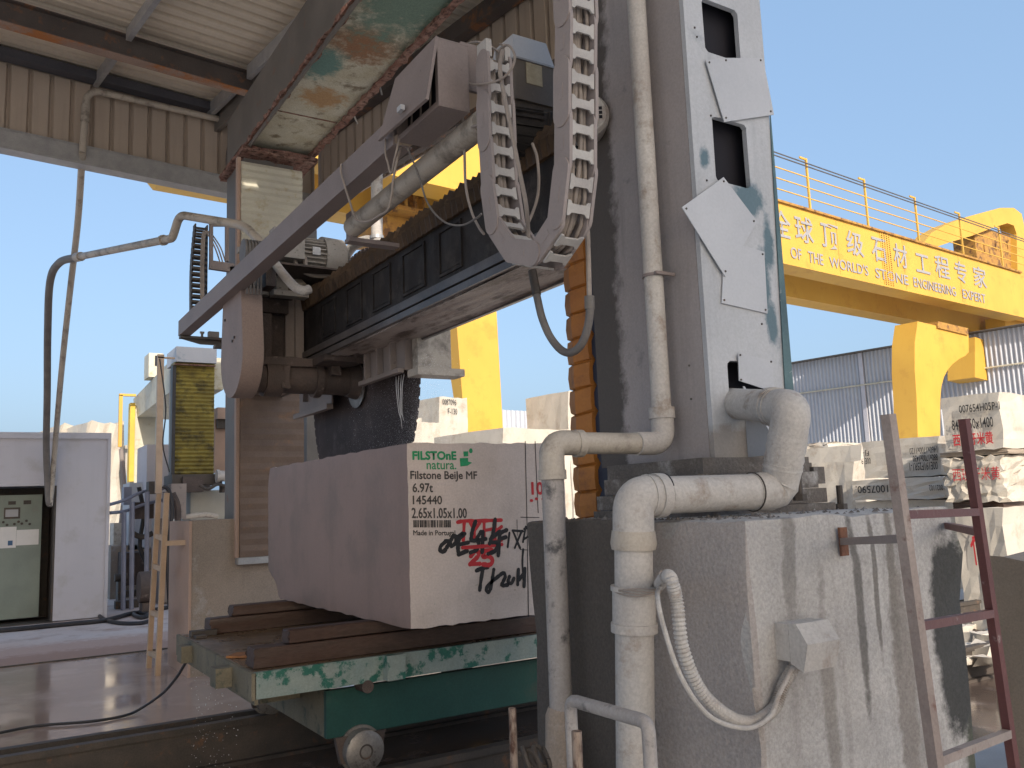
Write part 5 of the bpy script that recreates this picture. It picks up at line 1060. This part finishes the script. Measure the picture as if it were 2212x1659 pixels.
# ================================================================ GANTRY CRANE (turned by GAN)
gc = thing('gantry_crane', tuple(rot((28,20,0),GAN)), 'large yellow gantry crane with big Chinese and English lettering on its girder', 'gantry crane')
GY = 18.0
def G(px, py, y=GY): return at(px, py, 'y', y, GAN)
gzb, gzt = G(1685,561).z, G(1685,441).z
gzb = (G(1685,561).z+G(2150,673).z)/2; gzt = (G(1685,441).z+G(2150,573).z)/2
gx1 = G(2204,590).x; gx0 = G(330,418,22.1).x
mb = MB(GAN); mb.box(gx0+1,gx1,GY,GY+1.0,gzb,gzt); gf = O('front_girder', mb, YEL, gc)
mb = MB(GAN); mb.box(gx0+1,gx1,GY-.12,GY+1.1,gzt+.001,gzt+.10); O('top_flange', mb, YELR, gc)
mb = MB(GAN); mb.box(gx0+1,gx1,GY-.06,GY+1.06,gzb-.08,gzb-.001); O('bottom_flange', mb, YEL, gc)
rz0 = (G(508,446,22.1).z+G(1691,653,22.1).z)/2; print('GANTRY', gzb, gzt, rz0, G(508,446,22.1).z, G(1691,653,22.1).z, G(2030,850,18.4), gx0, gx1)
mb = MB(GAN)
mb.prism([(gx0-.9,GY+3.0,rz0+1.0),(gx0,GY+3.0,rz0),(gx1+6,GY+3.0,rz0),(gx1+6,GY+3.0,rz0+.3)] if False else [(gx0-.9,GY+3.0,rz0+1.0),(gx0,GY+3.0,rz0),(gx1+6,GY+3.0,rz0),(gx1+6,GY+3.0,gzt),(gx0-.9,GY+3.0,gzt)],(0,1.1,0)); O('rear_girder', mb, YEL, gc)
mb = MB(GAN); mb.box(gx1,gx1+7,GY+.2,GY+1.0,gzb+.1,gzt-.1); O('girder_end', mb, YEL, gc)
sx0, sx1 = G(1905,560).x, G(1925,560).x; ms = MB(GAN); ms.box(sx0,sx1,GY-.03,GY-.001,gzb,gzt); sp = O('splice_plate', ms, YEL, gc)
mr = MB(GAN)
for i in range(4):
    for j in range(26): c = (sx0+(sx1-sx0)*(i+.5)/4, GY-.03, gzb+(gzt-gzb)*(j+.5)/26); mr.cyl(c,(c[0],GY-.075,c[2]),.028,seg=6)
o = O('rivet', mr, YELR, gc); o.parent = sp
U = rot((1,0,0),GAN)
def gtext(s, px0, py0, px1, py1, top0, bold=.0):
    a, b, c = G(px0,py0), G(px1,py1), G(px0,top0); W = lambda p: rot(p,GAN)
    text(s, W(Vector((a.x,GY-.035,a.z))), U, (0,0,1), b.x-a.x, c.z-a.z, LETTER, gc, 'girder_lettering', bold)
ca, cb_ = G(1738,500), G(2116,590)
chs = '全球顶级石材工程专家'
xs_ = [G(p,500).x for p in (1692,1738)]
zc0, zc1 = G(1738,525).z, G(1738,468).z
pos = {}
for ch, (l, r) in zip(chs, ((1672,1710),(1718,1758),(1774,1812),(1827,1864),(1880,1912),(1926,1956),(1972,2002),(2013,2044),(2054,2080),(2093,2121))):
    x0_, x1_ = G(l,520).x, G(r,530).x; wd_ = min(x1_-x0_, 2.2)
    text(ch, rot((x0_,GY-.035 if ch not in '石材' else GY-.035,zc0),GAN), U, (0,0,1), wd_, (zc1-zc0)*(.97 if ch not in '工' else .8), LETTER, gc, 'girder_character', .012)
e0, e1_ = G(1690,555), G(2119,645)
zb_, zt_ = G(1720,552).z, G(1720,524).z; zt_ = zb_+(gzt-gzb)*.17; zb_ = gzb+(gzt-gzb)*.10; zt_ = zb_+(gzt-gzb)*.19
for s, l, r in (('TOP',1655,1690),('OF',1708,1732),('THE',1745,1778),("WORLD'S",1790,1873),('STONE',1887,1957),('ENGINEERING',1967,2057),('EXPERT',2070,2119)):
    text(s, rot((G(l,560).x,GY-.035 if s=='STONE' else GY-.035,zb_),GAN), U, (0,0,1), G(r,570).x-G(l,560).x, zt_-zb_, LETTER, gc, 'girder_lettering', .012)
for k in range(7):
    xs0 = gx0+6+(gx1-gx0-8)*k/7; mb = MB(GAN); mb.box(xs0,xs0+.035,GY-.004,GY-.0005,gzb,gzt-.001); O('weld_seam', mb, YELR, gc)
# railing
bases = [G(p,q).x for p,q in ((1748,456),(1868,490),(1976,523),(2079,551),(2163,574))]
stp = (bases[3]-bases[0])/3; xx = [bases[0]+stp*k for k in range(-7,6)]
hz_ = G(1745,346).z-gzt
ph = 1.15*0+hz_
for x in xx:
    mb = MB(GAN); mb.box(x-.05,x+.05,GY-.10,GY-.02,gzt+.1,gzt+ph); mb.box(x-.5,x-.051,GY-.09,GY-.03,gzt+ph-.09,gzt+ph); O('rail_post', mb, YEL, gc)
for h, r in ((.24,.022),(.44,.022),(.64,.022)):
    mb = MB(GAN); mb.box(xx[0],xx[-1]+3,GY-.08,GY-.04,gzt+ph*h-r,gzt+ph*h+r); O('rail_bar', mb, YEL, gc)
for h in (.84,.90):
    mb = MB(GAN); mb.box(xx[0],xx[-1]+3,GY-.135,GY-.105,gzt+ph*h-.03,gzt+ph*h+.02); O('cable_rail', mb, RAILB, gc)
# legs
def leg(pts, y0, dep, name='leg', mat=YEL):
    P = [G(a,b,y0) for a,b in pts]; mb = MB(GAN); mb.prism([(p.x,y0,p.z) for p in P],(0,dep,0)); mb.bevel(.05,1); return O(name, mb, mat, gc)
zb2 = G(1990,1020,18.6)
curve = [(2031,870),(2032,850),(2034,833),(2039,815),(2047,799),(2058,786),(2071,776),(2086,768)]
leg([(1982,694),(2092,720),(2093,760)]+curve[::-1]+[(2031,985),(1984,985),(1980,860),(1976,800),(1976,740)],18.3,1.25)
leg([(2070,715),(2108,722),(2110,985),(2075,985)],21.6,1.0)
leg([(2026,694),(2092,709),(2092,724),(2026,708)],18.2,1.8,'saddle_plate',YELR)
yf_ = 18.9; fTL, fTR, fBR, fBL = (G(a,b,yf_) for a,b in ((954,290),(1052,300),(1091,1010),(1011,1010)))
yb_t = at(898,300,'x',fTL.x,GAN).y; yb_b = at(1003,1010,'x',fBL.x,GAN).y
mb = MB(GAN); mb.hexa([fBL, fBR, Vector((fBR.x,yb_b,fBR.z)), Vector((fBL.x,yb_b,fBL.z)), fTL, fTR, Vector((fTR.x,yb_t,fTR.z)), Vector((fTL.x,yb_t,fTL.z))]); mb.bevel(.03,1); O('leg', mb, YEL, gc)
leg([(897,395),(952,402),(952,420),(897,412)],18.85,.04,'leg_seam',YELR)
leg([(806,470),(860,430),(915,400),(915,520),(806,520)],20.3,1.2,'leg_bracket',YELR)
mb = MB(GAN); p, q = G(845,415,20), G(905,470,20); mb.box(p.x,q.x,19.6,21,q.z,q.z+.15)
for k in range(4): x = p.x+(q.x-p.x)*k/3; mb.box(x-.04,x+.04,19.6,19.7,q.z+.15,q.z+1.2)
mb.box(p.x,q.x,19.6,19.66,q.z+.65,q.z+.72); mb.box(p.x,q.x,19.6,19.66,q.z+1.14,q.z+1.2); O('platform', mb, YELR, gc)
leg([(2106,728),(2148,742),(2151,826),(2106,815)],19.2,1.6,'cabin')
leg([(2170,683),(2230,690),(2230,742),(2175,735)],19.4,1.2,'end_carriage')
mb = MB(GAN)
for px_ in (1957,1979):
    a, b = G(px_,776,19.6), G(px_+3,960,19.6); mb.bar((a.x,19.6,a.z),(b.x,19.6,b.z),.10,.10,up=(0,1,0))
for k in range(12):
    t = k/11; a, b = G(1957,780+165*t,19.6), G(1981,778+165*t,19.6); mb.bar((a.x,19.6,a.z),(b.x,19.6,b.z),.06,.08)
O('ladder', mb, YELR, gc)
# arch and trolley above the girder
out_ = [(1996,524),(2012,503),(2045,484),(2090,468),(2160,449),(2190,449),(2207,462),(2213,490),(2216,620)]; inn = [(2199,620),(2196,505),(2190,487),(2176,482),(2150,490),(2100,509),(2050,524),(2020,534)]
leg(out_+inn, 20.2, .9, 'arch')
mb = MB(GAN); a, b = G(2105,572,20.8), G(2200,520,20.8); mb.box(a.x,b.x,20.6,22,gzt+.05,b.z); mb.bevel(.2,2); O('trolley', mb, YELR, gc)
for (px_, p_) in ((2125,522),(2150,518),(2175,514)):
    a = G(px_,p_+14,20.6); mb = MB(GAN); mb.tube([(a.x,20.55,a.z-.3),(a.x,20.55,a.z+.25),(a.x+.3,20.55,a.z+.3)],.03,6); O('trolley_hook', mb, YELR, gc)
hk = thing('hook_block', tuple(rot(G(2200,780,19.5),GAN)), 'cream crane hook block with slings hanging at the right edge', 'hook block')
a, b = G(2190,742,19.5), G(2212,775,19.5); mb = MB(GAN); mb.box(a.x,b.x,19.3,19.8,b.z,a.z-.1); mb.bevel(.1,2); O('pulley_case', mb, CREAM, hk)
c = G(2205,793,19.5); mb = MB(GAN); mb.cyl((c.x,19.5,c.z),(c.x,19.7,c.z),.22,seg=20); O('hook', mb, WHEEL, hk)
for (px_) in (2192,2200,2214,2222):
    e_ = G(px_,850,19.5); mb = MB(GAN); mb.tube([(c.x,19.5,c.z-.15),(e_.x,19.5,e_.z)],.03,6); O('sling', mb, PVC, hk)
for px_ in (2190,2197,2206):
    a = G(px_,745,19.5); mb = MB(GAN); mb.tube([(a.x,19.5,a.z-.2),(a.x,19.5,gzb)],.018,5); O('wire_rope', mb, IRON, hk)

# ================================================================ CORRUGATED BUILDINGS AND YARD STONE
WX = 52.0
wy1, wy0 = at(1708,900,'x',WX,ENV).y, -2.0
wz = (at(1715,785,'x',WX,ENV).z+at(1985,741,'x',WX,ENV).z)/2
cwb = thing('corrugated_hall', tuple(rot((WX+3,8,0),ENV)), 'white corrugated hall wall behind the crane with slanting rib shadows', 'hall')
mb = MB(ENV); mb.wave((WX, wy0, 0), (0,1,0), int((wy1-wy0)/.27), .27, (-1,0,0), .11, (0,0,wz), duty=.22, slope=.30); O('hall_wall', mb, CORRW, cwb, smooth=False)
mb = MB(ENV); mb.box(WX+.01,WX+9,wy0,wy1,0,wz-.05); O('hall_body', mb, CORRW, cwb)
mb = MB(ENV); mb.box(WX-.12,WX+.1,wy0,wy1,wz-.04,wz+.06); O('eave_trim', mb, GREYD, cwb)
gzl = at(1760,846,'x',WX,ENV).z; mb = MB(ENV); mb.tube([(WX-.18,wy0,gzl),(WX-.18,wy1,gzl)],.06,8); O('wall_pipe', mb, CREAM, cwb)
yy_ = at(1868,850,'x',WX,ENV).y; mb = MB(ENV); mb.box(WX-.2,WX-.08,yy_-.14,yy_+.14,0,wz-.05); O('downpipe', mb, BOOTH, cwb)
mb = MB(ENV); mb.box(WX-.65,WX-.13,wy0,wy1,wz-.0,wz+.03); O('eave', mb, GREYD, cwb)
a, b = at(1085,915,'y',58,ENV), at(1262,880,'y',58,ENV)
fh = thing('far_hall', tuple(rot(((a.x+b.x)/2,62,0),ENV)), 'low grey corrugated wall far behind the white stones in the centre', 'hall')
mb = MB(ENV); mb.wave((a.x-2,58,0),(1,0,0),int((b.x-a.x+10)/.55),.55,(0,-1,0),.16,(0,0,(a.z+b.z)/2+.3),duty=.35); O('hall_wall', mb, CORRW, fh, smooth=False)
mb = MB(ENV); mb.box(a.x-2,b.x+8,58.02,64,0,(a.z+b.z)/2+.28); O('hall_body', mb, CORRW, fh)

def stone(x0,x1,y0,y1,z0,z1,lab,mat=YARDST,amt=.03,a=ENV,cuts=5,seed=1):
    mb = MB(a); mb.box(x0,x1,y0,y1,z0,z1); mb.rough(amt*.7,cuts,seed)
    return O('quarry_block', mb, mat, smooth=False, label=lab, cat='stone block', group='stone blocks in the yard')
def stoneY(l,r,t,b_,y,dep,lab,z0=None,**k):              # block by its front (-y) face
    p, q = at(l,t,'y',y,ENV), at(r,b_,'y',y,ENV); return stone(p.x,q.x,y,y+dep,q.z if z0 is None else z0,p.z,lab,**k)
def stoneX(l,r,t,b_,x,dep,lab,z0=None,**k):              # block by its left (-x) face
    p, q = at(l,t,'x',x,ENV), at(r,b_,'x',x,ENV); m_ = at((l+r)/2,t,'x',x,ENV); n_ = at((l+r)/2,b_,'x',x,ENV)
    return stone(x,x+dep,q.y,p.y,n_.z if z0 is None else z0,m_.z,lab,**k)
def atx(px,py,x): return at(px,py,'x',x,ENV)
S1 = stoneX(2032,2170,853,972,9.6,2.2,'topmost pale block at the right edge with black numbers and red characters',amt=.02)
S2 = stoneX(2037,2172,986,1082,9.6,2.0,'rough ridged block with faint red marks below the numbered block at the right edge',mat=YARDRO,amt=.045,cuts=9)
stoneX(2030,2178,974,984,9.65,1.6,'flat brown spacer slab between the two stacked blocks at the right edge',mat=YARDBR,amt=.01)
stoneX(2058,2168,1083,1098,9.7,1.7,'dark timber packing between the rough block and the big white one',mat=WOODR,amt=.008)
S3 = stoneX(1862,2035,948,1030,11.5,1.8,'long pale block with upside down black numbers behind the ladder',amt=.02)
S4 = stoneX(1840,2042,1034,1078,11.3,1.9,'thin pale slab with black scrawl under the long numbered block',amt=.03)
stoneX(1850,2045,1082,1120,11.4,1.8,'chipped white base slab under the thin scrawled slab',z0=0,amt=.04)
S6 = stoneX(2062,2185,1098,1285,9.3,2.4,'big white sunlit block with a red drip mark under the right hand stack',z0=0,amt=.02)
stoneX(1728,1862,966,1000,17,3,'low sunlit white block in the yard just right of the leaning column',z0=0,amt=.04)
stoneX(1742,1790,957,975,19,2,'small white block lying on the low sunlit block by the column',amt=.05)
stoneX(1735,1845,1000,1040,13.5,2,'pale brown block in shade behind the pipe elbow',z0=0,amt=.04,mat=YARDRO)
stoneY(1085,1236,924,1100,9.5,2.4,'large white sunlit block seen between the pipe and the stone on the cart',z0=0,amt=.03)
stoneY(1226,1262,845,1000,15.5,2.0,'tall cream block peeping out left of the orange bellows',z0=0,amt=.04)
S9 = stoneY(948,1012,857,1000,15.5,2.0,'upright cream slab with black writing leaning behind the yellow leg',z0=0,amt=.03)
stoneY(876,912,902,1000,13.0,2.0,'grey white block right behind the saw blade edge',z0=0,amt=.02)
stoneY(908,952,912,1000,14.6,2.0,'second grey white block between the blade and the cream slab',z0=0,amt=.02)
stoneY(640,735,872,1010,11.0,2.0,'white block glimpsed between the far column and the saw blade',z0=0,amt=.03)
stoneY(128,196,918,1000,22,3,'grey rough rock showing above the booth roof',z0=0,amt=.12,mat=YARDRO)
stoneY(186,262,912,1010,20,3,'sunlit cream rock beside the booth roof corner',z0=0,amt=.10)
stoneY(234,266,962,1330,21,3,'tall sunlit white block standing between the booth and the handrail',z0=0,amt=.03)
rx0 = at(2150,1450,'y',-1.75).x; rz_ = at(2175,1222,'y',-2.1).z; mb = MB(); mb.box(rx0,rx0+1.5,-2.45,-1.75,0,rz_); mb.rough(.015,6,4)
nb = O('quarry_block', mb, YARDBR, label='brown mud coated block with blue stripes at the right edge beside the ladder', cat='stone block', group='stone blocks in the yard')
# writing on the yard stone
def wx(px,py,x): return at(px,py,'x',x,ENV)
UYX = rot((0,-1,0),ENV)
def sgn(s, st, l, t, r, b_, x, mat, flip=False, bold=.0):
    p, q, c = wx(l,b_,x), wx(r,b_,x), wx(l,t,x); dx, dz = p.y-q.y, c.z-p.z
    P = rot((x-.035,p.y,p.z),ENV); u, v = Vector(UYX), Vector((0,0,1))
    if flip: P = P+u*dx+v*dz; u, v = -u, -v
    k = ROOTLOC[st.name]
    o = text(s, P, u, v, dx, dz, mat, st, 'painted_number', bold, .004)
sgn('007654H05P-1', S1, 2075, 876, 2164, 893, 9.6, INKB, bold=.01); sgn('8?0x950x1400'.replace('?','4'), S1, 2060, 908, 2150, 930, 9.6, INKB, bold=.01); sgn('西班牙米黄', S1, 2063, 938, 2150, 965, 9.6, INKR, bold=.02)
sgn('西班牙米黄', S2, 2062, 1012, 2165, 1040, 9.6, INKR, bold=-.0)
sgn('FJ-', S3, 1867, 972, 1872+8, 985, 11.5, INKB, True, .01); sgn('00E19', S3, 1862+2, 990, 1884, 1003, 11.5, INKB, True, .01)
sgn('1460x1700x1120', S3, 1968, 968, 2028, 982, 11.5, INKB, True, .006); sgn('880x1700x1430', S3, 1975, 984, 2029, 998, 11.5, INKB, True, .02); sgn('00E191F25R1-1', S3, 1968, 1000, 2029, 1017, 11.5, INKB, True, .01)
sgn('1007590.', S4, 1852, 1050, 1922, 1066, 11.3, INKB, True, .01); sgn('0021102', S4, 2010, 1048, 2040, 1060, 11.3, INKB, True, .008)
def sgy(s, st, l, t, r, b_, y, mat):
    p, q, c = at(l,b_,'y',y,ENV), at(r,b_,'y',y,ENV), at(l,t,'y',y,ENV); text(s, rot((p.x,y-.04,p.z),ENV), rot((1,0,0),ENV), (0,0,1), q.x-p.x, c.z-p.z, mat, st, 'painted_number', .0, .004)
sgy('0087096', S9, 954, 862, 984, 874, 15.5, INKB); sgy('F-130', S9, 966, 882, 986, 895, 15.5, INKB)
p = wx(2095,1160,9.3); strokes([[(0,.1),(.08,.0),(.02,-.12)],[(.1,.08),(.02,-.1)],[(.05,0),(.06,-.35)]], rot((9.27,p.y,p.z),ENV), UYX, (0,0,1), .02, INKR, S6, 'red_drip_mark', .006)
for k in range(3):
    mb = MB(); z = .46-.05*k; mb.box(rx0+.1,rx0+.5,-2.475,-2.466,z+.1-.015,z+.1+.013); O('blue_stripe', mb, INKU, nb)
# crumbs of mortar on the pedestal top
rr = random.Random(8); mb = MB()
for k in range(230):
    if rr.random() < .6: x_, y_ = rr.uniform(-.05,.95), rr.uniform(-2.47,-2.04)
    else: x_, y_ = rr.uniform(-.06,.16), rr.uniform(-2.3,-1.36)
    s_ = rr.uniform(.003,.013)*(1.6 if rr.random()<.1 else 1); z_ = 1.522
    vs = [mb.bm.verts.new((x_+s_*rr.uniform(.6,1.2)*cos(a), y_+s_*rr.uniform(.6,1.2)*sin(a), z_)) for a in (0,1.25,2.5,3.77,5.0)]; tp = mb.bm.verts.new((x_+s_*.2,y_,z_+s_*rr.uniform(.5,1.0)))
    for i in range(5): mb.bm.faces.new([vs[i],vs[(i+1)%5],tp])
O('mortar_crumbs', mb, PLATE, smooth=False, label='crumbs of mortar and dried slurry scattered on top of the front pedestal', cat='debris', kind='stuff')
# rubble
rr = random.Random(21)
for k in range(26):
    px_, p_ = rr.uniform(2075,2160), rr.uniform(1335,1440); c = at(px_,p_,'z',0); s_ = rr.uniform(.05,.16); mb = MB(); mb.box(c.x-s_,c.x+s_*rr.uniform(.5,1.3),c.y-s_*.8,c.y+s_*.8,0,s_*rr.uniform(.5,1.0)); mb.rough(s_*.22,1,k); O('rubble_stone', mb, YARDST if k % 3 else YARDRO, label='small broken white stone on the ground between the pedestal and the ladder', cat='rubble', group='broken stones on the yard floor')
